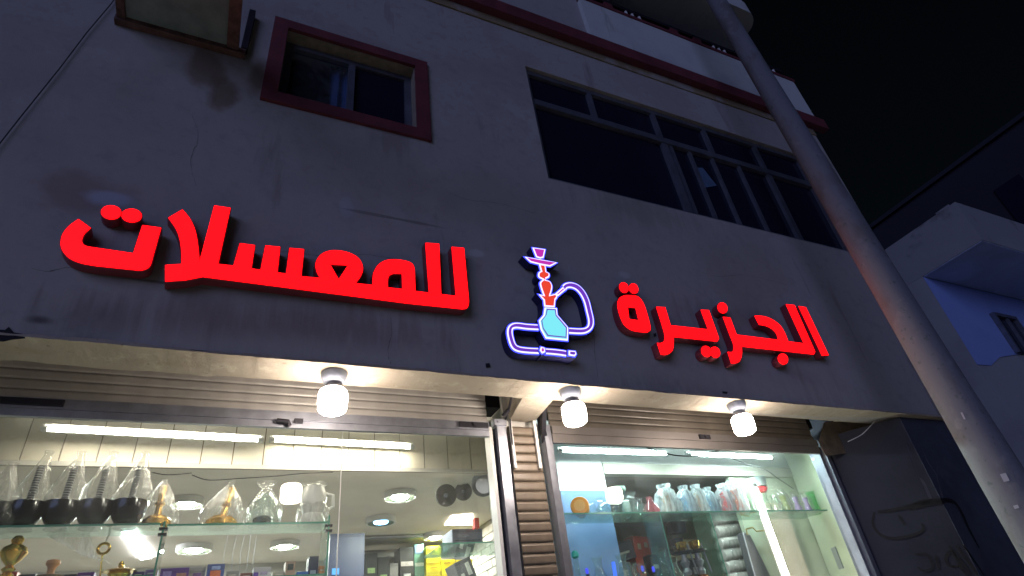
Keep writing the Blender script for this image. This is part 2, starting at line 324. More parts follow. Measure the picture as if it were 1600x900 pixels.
# ragged cream soffit under the facade; its inner edge wanders, and it runs back over the pillar
def soffit():
    b = MB(); n = 340; xs = [XL+(XR-XL)*i/n for i in range(n+1)]
    def inner(x):
        y = .196+.022*noise.noise(Vector((x*3.2, 2, 0)))+.012*noise.noise(Vector((x*11, 5, 0)))
        if x > 2.4: y -= .05*(min(x, 3.6)-2.4)/1.2
        if x > 3.6: y = .15-.09*min(1, (x-3.6)/.68)
        if x < -.1: y += .012
        return y
    for x in xs:
        zj = 2.850+.004*noise.noise(Vector((x*7, 9, 0)))+.003*noise.noise(Vector((x*23, 4, 0)))
        yf = -.004
        b.v += [Vector((x, yf, 2.8625+.010*noise.noise(Vector((x*3, 1, 3)))+.007*noise.noise(Vector((x*15, 1, 3)))+.004*noise.noise(Vector((x*41, 1, 3))))), Vector((x, yf, zj)), Vector((x, inner(x), 2.85)), Vector((x, inner(x)+.003, 2.885))]
    for i in range(n):
        for k in range(3): a = i*4+k; b.f.append((a, a+1, a+5, a+4))
    b.box((XL, .215, 2.87), (XR-.2, .24, 3.3))
    return b
obj('soffit', soffit(), M_CREAM, B, smooth=False)
obj('pillar_soffit', MB().add([(1.38,.185,2.848),(1.565,.185,2.848),(1.60,.50,2.846),(1.44,.50,2.846),(1.38,.185,3.2),(1.565,.185,3.2),(1.60,.50,3.2),(1.44,.50,3.2)], [(0,1,2,3),(0,3,7,4),(1,5,6,2),(0,4,5,1),(2,6,7,3)]), M_CREAM, B)
obj('lintel', MB().box((XL+.2, .56, 2.95), (4.05, .70, 3.3)), M_VOID, B)
obj('pillar', MB().box((1.42, .53, 0), (1.62, .80, 3.29)), M_INW, B)
PQ = [(3.998, .52), (4.30, .055), (XR, .055), (XR, .8), (4.25, .8)]
pb = MB(); pb.v = [Vector((x, y, 0)) for x, y in PQ]+[Vector((x, y, 2.847)) for x, y in PQ]; pb.f = [(i, (i+1) % 5, 5+(i+1) % 5, 5+i) for i in range(5)]+[(5, 6, 7, 8, 9), (4, 3, 2, 1, 0)]
obj('pier', pb, M_WALL2, B)
M_PF = plaster('lightened_pier_front', (.060, .066, .090), [((.035, .035, .05), 2.4, .48, .2, .7, 2, I3), ((.10, .10, .12), 3.5, .58, .1, .6, 4, I3)])  # same paint as the splay, lightened where the bulbs only graze it
obj('lightened_front_sheet', MB().box((4.302, .0505, .3), (XR-.003, .0548, 2.846)), M_PF, B)
SN = Vector((-.465, -.302, 0)).normalized()
def at_pier(x, y, off=.0075):                       # the pier's front, or its splayed side nearer the window
    q = atY(x, y, .055-off)
    if q.x >= 4.30: return q, Vector((0, -1, 0))
    r_ = ray(x, y); p0 = Vector((4.30, .055, 0))+SN*off
    return CAM+r_*((p0-CAM).dot(SN)/r_.dot(SN)), SN
ppb = MB(); ppb.v = [at_pier(x, y, .006)[0] for x, y in ((1414,692),(1424,718),(1436,745),(1452,780),(1473,778),(1464,742),(1450,722),(1437,690))]; ppb.f = [(0,1,6,7),(1,2,5,6),(2,3,4,5)]
obj('pier_patch', ppb, mat('paler_pier_tone', (.050, .052, .07), .9, var=.25, vscale=20), B)  # paler strip near the pier's corner
# graffiti strokes on the pier
def stroke(pts, wpx):
    pn = [at_pier(x, y) for x, y in smooth_line(pts)]; ps = [p for p, q in pn]; b = MB(); L = []; R = []
    for i, p in enumerate(ps):
        t = (ps[min(i+1, len(ps)-1)]-ps[max(0, i-1)]); t.normalize(); nn = t.cross(pn[i][1]).normalized()*wpx*.5*.0058*(.6+.4*math.sin(math.pi*(i+.5)/len(ps)))
        L.append(p+nn); R.append(p-nn)
    b.v = L+R; n = len(L)
    b.f = [(i, i+1, n+i+1, n+i) for i in range(n-1)]; return b
def smooth_line(pts, k=5):
    out = []; n = len(pts)
    for i in range(n-1):
        p0, p1, p2, p3 = [Vector(pts[max(0, min(n-1, j))][:2]) for j in (i-1, i, i+1, i+2)]
        for s_ in range(k):
            t = s_/k; out.append(tuple(.5*((2*p1)+(p2-p0)*t+(2*p0-5*p1+4*p2-p3)*t*t+(-p0+3*p1-3*p2+p3)*t**3)))
    out.append(tuple(pts[-1][:2])); return out
M_GRAF = mat('dark_spray_paint', (.0015, .001, .002), .8, var=.4, vscale=40)
for pts, wd in (([(1372,800),(1400,796),(1440,787),(1470,782),(1490,784),(1502,800),(1514,826),(1530,856)], 5), ([(1420,794),(1445,786),(1475,783)], 8),
                ([(1366,800),(1364,818),(1374,834),(1392,841),(1415,839),(1436,833),(1443,826),(1440,818)], 3.5), ([(1404,805),(1414,820)], 3),
                ([(1430,866),(1447,866),(1455,876),(1457,888),(1444,892),(1434,886)], 3), ([(1462,868),(1468,890)], 3),
                ([(1500,884),(1484,884),(1478,872),(1486,862),(1494,872),(1504,890),(1512,899)], 3.5), ([(1483,853),(1518,898)], 3), ([(1494,852),(1528,898)], 3), ([(1506,852),(1538,899)], 3)):
    obj('graffiti_stroke', stroke(pts, wd), M_GRAF, B)
obj('plaster_chip', MB().prism([[tuple(atY(x, y, 0).xz) for x, y in ((-20,514),(8,516),(14,511),(22,520),(36,522),(40,529),(18,531),(6,534),(-20,532))]], -.0025, -.0005), M_VOID, B)
for q in (((758,569),(764,568),(766,574),(759,575)), ((1020,522),(1024,521),(1025,526),(1021,527)), ((1128,612),(1136,613),(1135,616),(1128,615))):
    obj('plaster_chip', MB().prism([[tuple(atY(x, y, 0).xz) for x, y in q]], -.0065, -.0045), M_VOID, B)
def crack(pts, wd=.0022):
    c = [atY(x, y, 0) for x, y in smooth_line(pts, 6)]; b = MB(); L, R = [], []
    for i, p in enumerate(c):
        p = p+Vector((.006*noise.noise(Vector((i*.7, pts[0][0], 1))), 0, .006*noise.noise(Vector((i*.7, pts[0][1], 7))))); k = wd*(.4+.8*abs(noise.noise(Vector((i*.5, 3, pts[0][0])))))
        L.append(Vector((p.x-k*.5, -.0012, p.z+k*.5))); R.append(Vector((p.x+k*.5, -.0012, p.z-k*.5)))
    b.v = L+R; n = len(L); b.f = [(i, i+1, n+i+1, n+i) for i in range(n-1)]; return b
M_CRK = mat('crack_shadow_gap', (.05, .045, .045), .95)
for q in ([(425,392),(470,396),(520,402),(575,398),(640,410)], [(50,420),(75,424),(110,418),(150,426)], [(700,300),(730,312),(780,318),(838,334)], [(905,470),(925,500),(930,560),(936,600)], [(610,495),(612,520),(606,548),(611,570)], [(300,180),(310,215),(298,250),(306,290)], [(1080,420),(1120,432),(1165,430),(1230,445)]):
    obj('hairline_crack', crack(q), M_CRK, B)
# red ledge, stained band, parapet and balcony
obj('ledge', MB().box((XL, -.075, 6.17), (5.43, -.001, 6.325)).box((2.5, -.03, 6.325), (5.40, .2, 6.34)), M_RED, B)
obj('stained_band', MB().box((XL, -.012, 6.075), (XR-.002, -.001, 6.168)), M_STAIN, B)
obj('parapet', MB().box((2.46, -.045, 6.342), (5.35, .10, 6.985)).box((5.23, .10, 6.342), (5.35, 3, 6.985)), M_PARAPET, B)
obj('parapet_cap', MB().box((2.455, -.055, 6.986), (5.37, .11, 7.03)), M_RED, B)
rl = obj('balcony_railing', MB().box((2.47, 0, 7.22), (5.35, .04, 7.27)), M_DARKM, B)
for x in (2.48, 2.62, 3.10, 3.18, 3.27, 4.28, 4.36, 4.44, 5.2): obj('baluster', MB().tube([(x, .02, 7.03), (x, .02, 7.22)], .017, 8), M_WHITE, rl, True)
for x in (2.86, 3.7, 4.02, 4.8): obj('railing_post', MB().box((x-.05, -.01, 7.032), (x+.05, .05, 7.2)), M_RED, rl)
obj('balcony_rear_wall', MB().box((2.46, 1.3, 6.33), (5.25, 1.5, 10.5)), M_WALL, B)
bs = MB(); rr = .22; X1, Y0 = 5.40, -.09; pr = [(2.46, Y0), (X1-rr, Y0)]+[(X1-rr+rr*math.sin(a), Y0+rr-rr*math.cos(a)) for a in [math.pi/2*i/6 for i in range(1, 7)]]+[(X1, 3), (2.46, 3)]
bs.v = [Vector((x, y, 8.27)) for x, y in pr]+[Vector((x, y, 8.52)) for x, y in pr]; n_ = len(pr); bs.f = [tuple(range(n_))[::-1], tuple(range(n_, 2*n_))]+[(i, (i+1) % n_, (i+1) % n_+n_, i+n_) for i in range(n_)]
obj('upper_balcony_slab', bs, M_PARAPET, B)
obj('upper_balcony_wall', MB().box((2.46, -.06, 8.522), (5.25, .06, 9.4)).box((5.13, .06, 8.522), (5.25, 3, 9.4)), M_PARAPET, B)
obj('roof', MB().box((XL, .0, 10.5), (XR, 6.2, 10.7)), M_WALL, B)
# stains and flakes of paint around the small window
# small window
sw = part('small_window', B)
b = MB(); x0, x1, z0, z1 = -.118, .875, 4.447, 5.243
obj('red_surround', holed([x0, x1], [z0, z1], [(SW[0]+.002, SW[1]-.002, SW[2]+.002, SW[3]-.002)], -.022, .002), M_RED, sw)
DW = .12
obj('window_reveal', MB().box((SW[0], .003, SW[3]-.006), (SW[1], DW, SW[3]-.001)).box((SW[0], .003, SW[2]+.001), (SW[0]+.005, DW, SW[3]-.007)).box((SW[1]-.005, .003, SW[2]+.001), (SW[1], DW, SW[3]-.007)), mat('ochre_reveal_paint', (.26, .22, .17), .8, var=.25, vscale=20), sw)
fr = MB()
for a, c in (((SW[0]+.006, DW-.04, SW[2]), (SW[0]+.05, DW, SW[3]-.008)), ((SW[1]-.05, DW-.04, SW[2]), (SW[1]-.006, DW, SW[3]-.008)), ((SW[0]+.051, DW-.04, SW[3]-.05), (SW[1]-.051, DW, SW[3]-.008)), ((SW[0]+.051, DW-.04, SW[2]+.001), (SW[1]-.051, DW, SW[2]+.05)), ((.365, DW-.05, SW[2]+.051), (.405, DW-.005, SW[3]-.051))): fr.box(a, c)
obj('frame', fr, M_ALU_D, sw)
obj('pane', MB().box((.406, DW-.02, SW[2]+.051), (SW[1]-.051, DW-.014, SW[3]-.051)), M_PANE_D, sw)
obj('pane', MB().box((SW[0]+.051, DW-.012, SW[2]+.051), (.364, DW-.006, SW[3]-.051)), thin('dusty_small_pane', (.8, .85, .95), 1.0, milk=.08), sw)
cb = MB(); n = 60; hole = lambda x, z: ((x-.155)/.125)**2+((z-(4.62))/.43)**2 < 1
W0, W1 = SW[0]+.03, .395
for i in range(n):
    xa, xb = W0+(W1-W0)*i/n, W0+(W1-W0)*(i+1)/n; xm = (xa+xb)/2
    if xm < .262: continue
    zt = 4.5 if xm > .30 else 4.5+(.30-xm)*11
    ya, yb = DW+.05+.014*math.sin(xa*95), DW+.05+.014*math.sin(xb*95)
    cb.add([(xa,ya,zt),(xb,yb,zt),(xb,yb,5.16),(xa,ya,5.16)], [(0,1,2,3)])
obj('curtain', cb, M_CURT, sw, True)
obj('dark_room', MB().box((SW[0]-.3, .9, 4.3), (SW[1]+.3, .95, 5.4)), M_VOID, sw)
# large window
bw = part('large_window', B)
Yw = .05
def bar(name, x0, x1, z0, z1, yb=.03, m=None): obj(name, MB().box((x0, yb, z0), (x1, yb+.05, z1)), m or M_ALU_D, bw)
bar('frame_top', 1.70, 4.78, 5.575, 5.62); bar('frame_side', 1.70, 1.735, 4.43, 5.574); bar('frame_side', 4.74, 4.78, 4.43, 5.574); bar('frame_sill', 1.70, 4.78, 4.385, 4.429)
bar('transom', 1.737, 4.738, 5.20, 5.262, .022)
for x in (2.30, 2.955, 3.53, 4.16): bar('mullion', x-.02, x+.02, 5.264, 5.573)
bar('mullion', 2.93, 2.99, 4.431, 5.198); bar('mullion', 4.14, 4.195, 4.431, 5.198)
for x in (3.035, 3.235, 3.49, 3.80): bar('sash_bar', x-.014, x+.014, 4.431, 5.198, .035)
for (xa, xb, za, zb) in ((1.737,2.278,5.264,5.573),(2.322,2.933,5.264,5.573),(2.977,3.508,5.264,5.573),(3.552,4.138,5.264,5.573),(4.182,4.738,5.264,5.573),(1.737,2.928,4.431,5.198),(2.992,4.138,4.431,5.198),(4.197,4.738,4.431,5.198)):
    obj('pane', MB().box((xa, .06, za), (xb, .066, zb)), M_PANE_D, bw)
obj('curtain', MB().prism([[tuple(atY(x, y, .056).xz) for x, y in ((1090, 262), (1098, 262), (1120, 290), (1102, 293))]], .056, .0575), M_CURT, bw)

# ------------------------------------------------------------------ shopfronts
GY = .775
def frame_set(nm, xa, xb, posts):
    wdw = part(nm, B)
    obj('head_rail', MB().box((xa, GY-.05, 2.865), (xb, GY+.02, 2.93)), M_ALU, wdw)
    obj('sill_rail', MB().box((xa, GY-.05, .42), (xb, GY+.02, .50)), M_ALU, wdw)
    for x0, x1, y0, y1, m in posts: obj('frame_post', MB().box((x0, y0, .502), (x1, y1, 2.863)), m, wdw)
    return wdw
w1 = frame_set('left_display_window', XL+.2, 1.452, [(1.405, 1.45, GY-.04, GY+.02, M_DARKM)])
w2 = frame_set('right_display_window', 1.70, 4.3, [(1.76, 1.80, GY-.03, GY+.02, M_ALU), (4.205, 4.24, GY-.03, GY+.02, M_ALU_D)])
xj = atY(532, 760, GY).x
for xa, xb, W in ((XL+.2, xj-.003, w1), (xj+.003, 1.404, w1), (1.801, atY(1045, 760, GY).x, w2), (atY(1045, 760, GY).x+.005, 4.204, w2)):
    obj('glass_pane', MB().box((xa, GY, .503), (xb, GY+.006, 2.864)), M_GLASS, W)
obj('pane_joint', MB().box((xj-.002, GY-.001, .503), (xj+.002, GY+.008, 2.864)), M_WHITE, w1)
obj('stall_riser', MB().box((XL+.2, GY-.06, 0), (1.42, GY+.04, .42)).box((1.62, GY-.06, 0), (4.2, GY+.04, .42)), M_WALL, B)

# roller shutters: shared slat meshes, each slat its own part
def slat_mesh(L, pitch, depth, m):
    b = MB(); k = 7; pr = []
    for i in range(k+1):
        t = i/k; pr.append((-depth*min(1, 6*t, 7*(.93-t)) if t < .93 else .004, t*pitch*.97))
    b.v = [Vector((x, y, z)) for x in (0, L) for y, z in pr]+[Vector((x, .006, z)) for x in (0, L) for z in (0, pitch*.97)]
    n = k+1
    b.f = [(i, n+i, n+i+1, i+1) for i in range(k)]+[(2*n, 2*n+1, 2*n+3, 2*n+2), tuple(range(n))+(2*n+1, 2*n), tuple(range(n, 2*n))[::-1]+(2*n+2, 2*n+3)]
    return mesh_of('slat', b, m)
def lock(parent, x0, x1, z, y): obj('lock_plate', MB().box((x0, y-.012, z), (x1, y, z+.028)).tube([((x0+x1)/2, y-.022, z+.014), ((x0+x1)/2, y-.01, z+.014)], .009, 8), M_DARKM, parent)
sh1 = thing('roller_shutter', 'wide beige roller shutter rolled up above the left shop window', 'roller shutter', (-.8, .5, 2.74), 'roller shutters of the shopfront')
me = slat_mesh(4.28, .046, .004, mat('lightened_grey_beige_paint', (.33, .31, .285), .45, .1, var=.15, vscale=9, bump=.1, bscale=30))  # lighter than the right shutter's paint, making up for missing light
for i in range(9): inst('slat', me, sh1, (-2.98, .5, 2.825+i*.046))
rail1 = obj('bottom_rail', MB().box((-2.98, .476, 2.775), (1.30, .51, 2.822)).box((-2.98, .484, 2.742), (1.30, .506, 2.7749)), M_ALU, sh1)
lock(sh1, -1.1, -.66, 2.785, .476); lock(sh1, 1.12, 1.29, 2.785, .476)
obj('latch', MB().tube([(.19, .46, 2.765), (.24, .455, 2.76), (.25, .46, 2.74)], .012, 8).box((.27, .462, 2.762), (.31, .476, 2.782)), M_DARKM, sh1)
for x0, x1, y0, m in ((1.303, 1.322, .49, M_WHITE), (1.325, 1.342, .52, M_DARKM), (1.345, 1.398, .47, M_ALU)):
    obj('guide_rail', MB().box((x0, y0, .0), (x1, .56, 2.80)), m, sh1)
obj('guide_bracket', MB().box((1.325, .455, 2.80), (1.40, .50, 2.835)).box((1.345, .448, 2.812), (1.36, .455, 2.825)), M_ALU, sh1)
sh2 = thing('roller_shutter', 'narrow beige roller shutter closed over the pillar between the shop windows', 'roller shutter', (1.5, .47, 0), 'roller shutters of the shopfront')
me = slat_mesh(.185, .052, .006, M_BEIGE2)
for i in range(53): inst('slat', me, sh2, (1.413, .475, .05+i*.052))
obj('bottom_rail', MB().box((1.413, .47, .0), (1.598, .49, .048)), M_ALU, sh2)
for xa, xb in ((1.415, 1.428), (1.566, 1.582)): obj('guide_strip', MB().add([(xa,.448,2.56),(xb,.448,2.56),(xb,.462,2.56),(xa,.462,2.56),(xa,.448,2.835),(xb,.448,2.835),(xb,.462,2.835),(xa,.462,2.835)], [(0,3,2,1),(4,5,6,7),(0,1,5,4),(1,2,6,5),(2,3,7,6),(3,0,4,7)]), M_WHITE, sh2)
sh3 = thing('roller_shutter', 'beige roller shutter rolled up above the right shop window', 'roller shutter', (2.8, .5, 2.74), 'roller shutters of the shopfront')
me = slat_mesh(2.22, .046, .004, M_BEIGE)
for i in range(9): inst('slat', me, sh3, (1.70, .5, 2.825+i*.046))
obj('bottom_rail', MB().box((1.70, .476, 2.775), (3.92, .51, 2.822)).box((1.70, .484, 2.722), (3.92, .506, 2.7749)), mat('brown_grey_rail', (.20, .18, .17), .5, .5), sh3)
lock(sh3, 2.80, 2.89, 2.785, .476)
obj('guide_rail', MB().box((1.636, .46, 0), (1.662, .56, 2.75)).box((1.664, .485, 0), (1.694, .56, 2.83)), M_ALU, sh3)
obj('guide_rail', MB().box((3.925, .50, 0), (3.95, .56, 2.78)).box((3.952, .47, 0), (3.99, .56, 2.78)), M_ALU_D, sh3)
obj('end_plate', MB().add([(1.575,.33,2.86),(1.60,.33,2.86),(1.655,.50,2.72),(1.63,.50,2.72),(1.575,.35,2.95),(1.60,.35,2.95),(1.655,.52,2.95),(1.63,.52,2.95)], [(0,1,2,3),(7,6,5,4),(0,4,5,1),(1,5,6,2),(2,6,7,3),(3,7,4,0)]), M_DARKM, sh3)
obj('end_cover', MB().prism([[tuple(atY(x, y, .40).xz) for x, y in ((1288,660),(1372,655),(1352,672),(1357,699),(1330,707),(1290,712),(1280,690))]], .40, .404), mat('brown_end_board', (.11, .085, .06), .8, var=.5, vscale=14), sh3)
obj('side_wall', MB().box((4.245, .53, 0), (4.278, .79, 3.29)), M_WALL2, B)
# plate and rod where the left shutter meets the pillar soffit
tag(obj('hanging_bracket', MB().tube([atY(800, 618, .22), atY(796, 635, .35), atY(790, 655, .45)], .007, 6).tube([atY(795, 640, .38), atY(786, 650, .4)], .012, 6).tube([atY(797, 655, .44), atY(801, 695, .448)], .004, 6), M_DARKM, None, True), 'short dark bracket with a dangling wire left of the pillar soffit', 'bracket')

# ------------------------------------------------------------------ light bulbs on the soffit
def bulb(px, x, y, label):
    t = thing('light_bulb', label, 'light bulb', (x, y, 2.85), 'lit bulbs under the facade')
    obj('ceiling_rose', MB().lathe((x, y, 2.795), [(.030, 0), (.046, .008), (.056, .030), (.058, .052)], 24), mat('shaded_ceramic_rose', (.20, .22, .27), .5, bump=0), t, True)  # white ceramic rose coloured dark, as if shaded from the bulb
    obj('bulb_neck', MB().lathe((x, y, 2.765), [(.050, 0), (.046, .012), (.036, .024), (.030, .031)], 24), mat('bulb_collar', (.16, .16, .17), .5, bump=0), t, True)
    obj('diffuser', MB().lathe((x, y, 2.658), [(.030, 0), (.047, .003), (.056, .009), (.061, .020), (.063, .050), (.063, .080), (.060, .097), (.052, .1065)], 28), E_BULB, t, True)
bulb(0, .385, .085, 'lit white bulb under the left shop lintel, leftmost of the three')
bulb(0, 1.60, .060, 'lit white bulb just right of the slatted pillar')
bulb(0, 2.765, .055, 'lit white bulb over the middle of the right shop window')

# ------------------------------------------------------------------ channel letters (outlines taken off the photograph, set on the wall)
def outline(pts, conv):                           # (x, y) sharp corner, (x, y, 1) smooth point
    n = len(pts); out = []
    for i in range(n):
        a, b_ = pts[i], pts[(i+1) % n]
        if len(a) == 2 and len(b_) == 2: out.append(a[:2]); continue
        p1, p2 = Vector(a[:2]), Vector(b_[:2])
        p0 = Vector(pts[i-1][:2]) if len(a) == 3 else p1; p3 = Vector(pts[(i+2) % n][:2]) if len(b_) == 3 else p2
        for s_ in range(4):
            t = s_/4; out.append(tuple(.5*((2*p1)+(p2-p0)*t+(2*p0-5*p1+4*p2-p3)*t*t+(-p0+3*p1-3*p2+p3)*t**3)))
    res = []
    for q in out:
        q = conv(*q)
        if not res or (Vector(res[-1])-Vector(q)).length > .0008: res.append(q)
    if (Vector(res[0])-Vector(res[-1])).length < .0008: res.pop()
    return res
def offset(lp, dd):
    n = len(lp); ar = sum(lp[i][0]*lp[(i+1) % n][1]-lp[(i+1) % n][0]*lp[i][1] for i in range(n)); sg = 1 if ar > 0 else -1; out = []
    for i in range(n):
        a, b_, c = Vector(lp[i-1]), Vector(lp[i]), Vector(lp[(i+1) % n]); e1 = (b_-a).normalized(); e2 = (c-b_).normalized()
        n1 = Vector((e1.y, -e1.x))*sg; n2 = Vector((e2.y, -e2.x))*sg; m_ = n1+n2
        if m_.length < .3: m_ = n1
        m_.normalize(); k = min(2.0, 1/max(.4, m_.dot(n1))); out.append(tuple(b_+m_*dd*k))
    return out
FY = -.064
def conv(ox, oy, sc): return lambda x, y: tuple(atY(ox+x/sc, oy+y/sc, FY).xz)
C5, C6, C8 = conv(0, 250, 3), conv(400, 250, 3), conv(920, 400, 1600/420)
def ell(cx, cy, rx, ry, cv, tilt=0):
    pts = [cv(cx+rx*math.cos(a)*math.cos(tilt)-ry*math.sin(a)*math.sin(tilt), cy+rx*math.cos(a)*math.sin(tilt)+ry*math.sin(a)*math.cos(tilt)) for a in (2*math.pi*i/28 for i in range(28))]
    return pts
def letter(label, loops, dots=()):
    c = loops[0]; cx = sum(p[0] for p in c)/len(c); zz = min(p[1] for p in c)
    t = thing('sign_letter', label, 'sign letter', (cx, -.03, zz), 'glowing red shop sign letters')
    obj('letter_face', MB().prism(loops, FY, FY+.004), E_RED, t)
    obj('letter_casing', MB().prism([offset(loops[0], .0035)]+[offset(h, -.0035) for h in loops[1:]], FY+.003, -.006), M_CAN, t)
    for dp in dots:
        dd = obj('letter_dot', MB().prism([dp], FY, FY+.004), E_RED, t)
        obj('dot_casing', MB().prism([offset(dp, .0035)], FY+.0035, -.006), M_CAN, dd)
TA = outline([(368,277),(424,318),(395,345,1),(383,375,1),(390,395,1),(410,405),(625,437),(668,305),(755,317),(713,465),(705,490,1),(690,507,1),(660,516,1),(630,514),(450,495),(380,482,1),(325,458,1),(292,420,1),(285,385,1),(295,345,1),(325,308,1)], C5)
letter('glowing red Arabic letter taa with two dots at the far left of the sign', [TA], [ell(521, 244, 47, 32, C5, .06), ell(617, 259, 47, 31, C5, .06)])
s6 = lambda *ps: [((p[0]+1200,)+tuple(p[1:])) for p in ps]
BODY = outline([(775,568),(775,492),(852,487),(850,420,1),(843,370,1),(825,320,1),(790,270),(855,232),(890,275,1),(915,330,1),(928,400,1),(935,475),(1005,213),(1080,224),(1022,487),(1095,495),(1125,390),(1195,399),(1178,508)]
    + s6((22,515),(45,400),(113,407),(100,527),(142,532),(158,412),(225,418),(212,545),(302,553),(285,520,1),(281,480,1),(305,443,1),(350,424,1),(410,427,1),(460,445,1),(490,472,1),(501,510,1),(490,545,1),(466,577),(548,586),(548,560,1),(553,525,1),(575,490,1),(612,469,1),(660,466,1),(712,475,1),(737,492,1),(744,520),(747,614),(812,622),(795,388),(858,392),(868,629),(938,637),(918,407),(975,412),(998,660),(995,683,1),(985,695,1),(968,698),(700,670),(480,641),(250,611)) + [(950,546),(870,562)], C5)
letter('long joined red Arabic word body of the left sign, from lam to lam-alif', [BODY, outline([(347+1200,488),(432+1200,492),(388+1200,560)], C5), outline([(618+1200,597),(618+1200,560,1),(626+1200,540,1),(645+1200,531),(685+1200,532),(687+1200,605)], C5)])
letter('glowing red Arabic taa marbuta with two dots right of the hookah sign', [outline([(240,233,1),(290,240,1),(322,275,1),(345,335,1),(365,410,1),(367,440),(350,453),(300,450,1),(250,438,1),(210,405,1),(185,350,1),(172,290,1),(182,252,1),(208,236,1)], C8), outline([(232,303),(280,308),(298,383),(240,375)], C8)], [ell(210, 187, 25, 32, C8, -.5), ell(268, 193, 25, 31, C8, -.5)])
letter('red Arabic letters raa and yaa joined, two dots hanging below', [outline([(403,302),(455,305),(487,412),(712,437),(668,320),(715,322),(775,490),(765,508),(505,480),(505,520,1),(500,555,1),(482,578,1),(450,588),(430,584),(408,517),(430,518,1),(450,505,1),(453,470,1),(440,420)], C8)], [ell(700, 567, 27, 34, C8, -.5), ell(753, 572, 27, 34, C8, -.5)])
letter('red Arabic letters zay jeem lam joined, one dot above and one below', [outline([(800,362),(842,367),(880,468),(1128,499),(1118,462,1),(1090,432,1),(1052,414,1),(1015,408),(988,355),(1040,358,1),(1090,376,1),(1138,412,1),(1167,458,1),(1187,508),(1282,520),(1175,287),(1225,292),(1348,570),(1340,585),(910,537),(912,575,1),(905,610,1),(887,633,1),(850,638),(828,570),(850,572,1),(862,560,1),(862,525,1),(845,480)], C8)], [ell(797, 308, 27, 33, C8, -.5), ell(1157, 612, 28, 33, C8, -.5)])
letter('slim glowing red Arabic alif at the far right of the sign', [outline([(1250,298),(1292,305),(1428,590),(1390,592)], C8)])

# ------------------------------------------------------------------ hookah shaped neon sign
HKT = thing('hookah_sign', 'glowing hookah shaped sign with blue outline and curling hose between the words', 'neon sign', (1.5, -.03, 3.0))
CH = conv(760, 350, 3.6)
def neon(nm, pts, fill, lvl, rim=.010, line=.0065, conv_=None):
    lp = outline(pts, CH) if conv_ is None else pts
    y = FY-.002*lvl
    p = obj(nm, MB().prism([offset(lp, -line)], y-.006, y-.003), fill, HKT)
    obj('light_outline', MB().prism([offset(lp, .001)], y-.003, y-.0002), E_NWHITE, p)
    obj('blue_rim', MB().prism([offset(lp, .0065)], y, y+.003), E_NBLUE, p)
    obj('casing', MB().prism([offset(lp, .009)], y+.0032, -.006-.0005*lvl), M_CANB, p)
def ribbon(pts, wd):                              # polygon round a centre line, photograph units of the zoomed crop
    c = smooth_line(pts, 6); L, R = [], []
    for i, p in enumerate(c):
        t = (Vector(c[min(i+1, len(c)-1)])-Vector(c[max(i-1, 0)])).normalized(); nn = Vector((-t.y, t.x))*wd/2
        L.append(tuple(Vector(p)+nn)); R.append(tuple(Vector(p)-nn))
    return [CH(*q) for q in L+R[::-1]]
neon('hose', ribbon([(432,368),(446,350),(475,345),(510,358),(540,390),(562,435),(576,490),(587,540),(584,575),(565,596),(530,604),(448,600)], 28), E_NPURP, 0, conv_=1)
neon('hose', ribbon([(305,584),(230,580),(168,573),(138,583),(130,610),(137,650),(152,688),(180,706),(240,714),(330,718),(410,725),(485,738)], 28), E_NPURP, 1, conv_=1)
neon('bowl', [(258,137),(328,147),(318,192),(300,196),(278,188)], E_NMAG, 2)
neon('tray', [(215,190),(300,205),(392,222),(355,242),(300,232),(245,218)], E_NMAG, 3)
neon('stem', [(293,233),(326,238),(331,275),(348,285,1),(347,303,1),(330,312),(328,322),(352,330,1),(364,355,1),(360,385,1),(352,408),(388,398),(392,420),(382,432),(378,472),(322,468),(318,432),(292,402),(318,408),(302,362,1),(298,335,1),(316,318),(290,303,1),(290,280,1),(304,272)], E_NORNG, 4)
neon('hose_port', [(384,398),(425,362),(437,378),(396,412)], E_NMAG, 5)
neon('vase', [(322,478),(388,482),(392,520),(416,548),(452,590),(450,662),(328,650),(300,600),(290,550),(316,520)], E_NCYAN, 6)
obj('vase_outline', MB().prism([[CH(*q) for q in ((331,488),(380,491),(385,524),(410,552),(443,592),(440,650),(335,640),(308,598),(300,553),(324,522))], [CH(*q) for q in ((335,493),(376,495),(381,526),(406,555),(438,594),(436,645),(338,635),(312,597),(304,555),(328,523))]], FY-.0215, FY-.0185), E_NPURP, HKT)
neon('hose_valve', [(300,700),(318,705),(322,728),(306,735),(294,718)], E_NMAG, 7)
neon('mouthpiece', [(455,722),(490,725),(496,740),(488,752),(455,746)], E_NPURP, 8)

# ------------------------------------------------------------------ wall mounted platform, cable, pole
pf = thing('wall_platform', 'rusty framed platform with grey green underside jutting from the wall top left', 'platform', (-.55, -.5, 4.78))
obj('board', MB().box((-.825, -1.15, 4.79), (-.335, -.03, 4.802)), M_PLY, pf)
for x0, x1 in ((-.865, -.827), (-.333, -.272)): obj('side_bar', MB().box((x0, -1.15, 4.770), (x1, -.045, 4.80)), M_RUST, pf)
obj('rear_bar', MB().box((-.875, -.043, 4.755), (-.235, -.003, 4.80)), M_RUST, pf)
obj('front_bar', MB().box((-.875, -1.19, 4.755), (-.235, -1.152, 4.80)), M_RUST, pf)
obj('wall_bracket', MB().box((-.262, -.05, 4.803), (-.228, -.003, 5.19)), M_DARKM, pf)
obj('bolt', MB().tube([(-.845, -.055, 4.80), (-.845, -.055, 4.845)], .022, 8), M_DARKM, pf)
obj('cross_brace', MB().box((-.62, -.61, 4.772), (-.60, -.56, 4.789)), M_DARKM, pf) if False else None
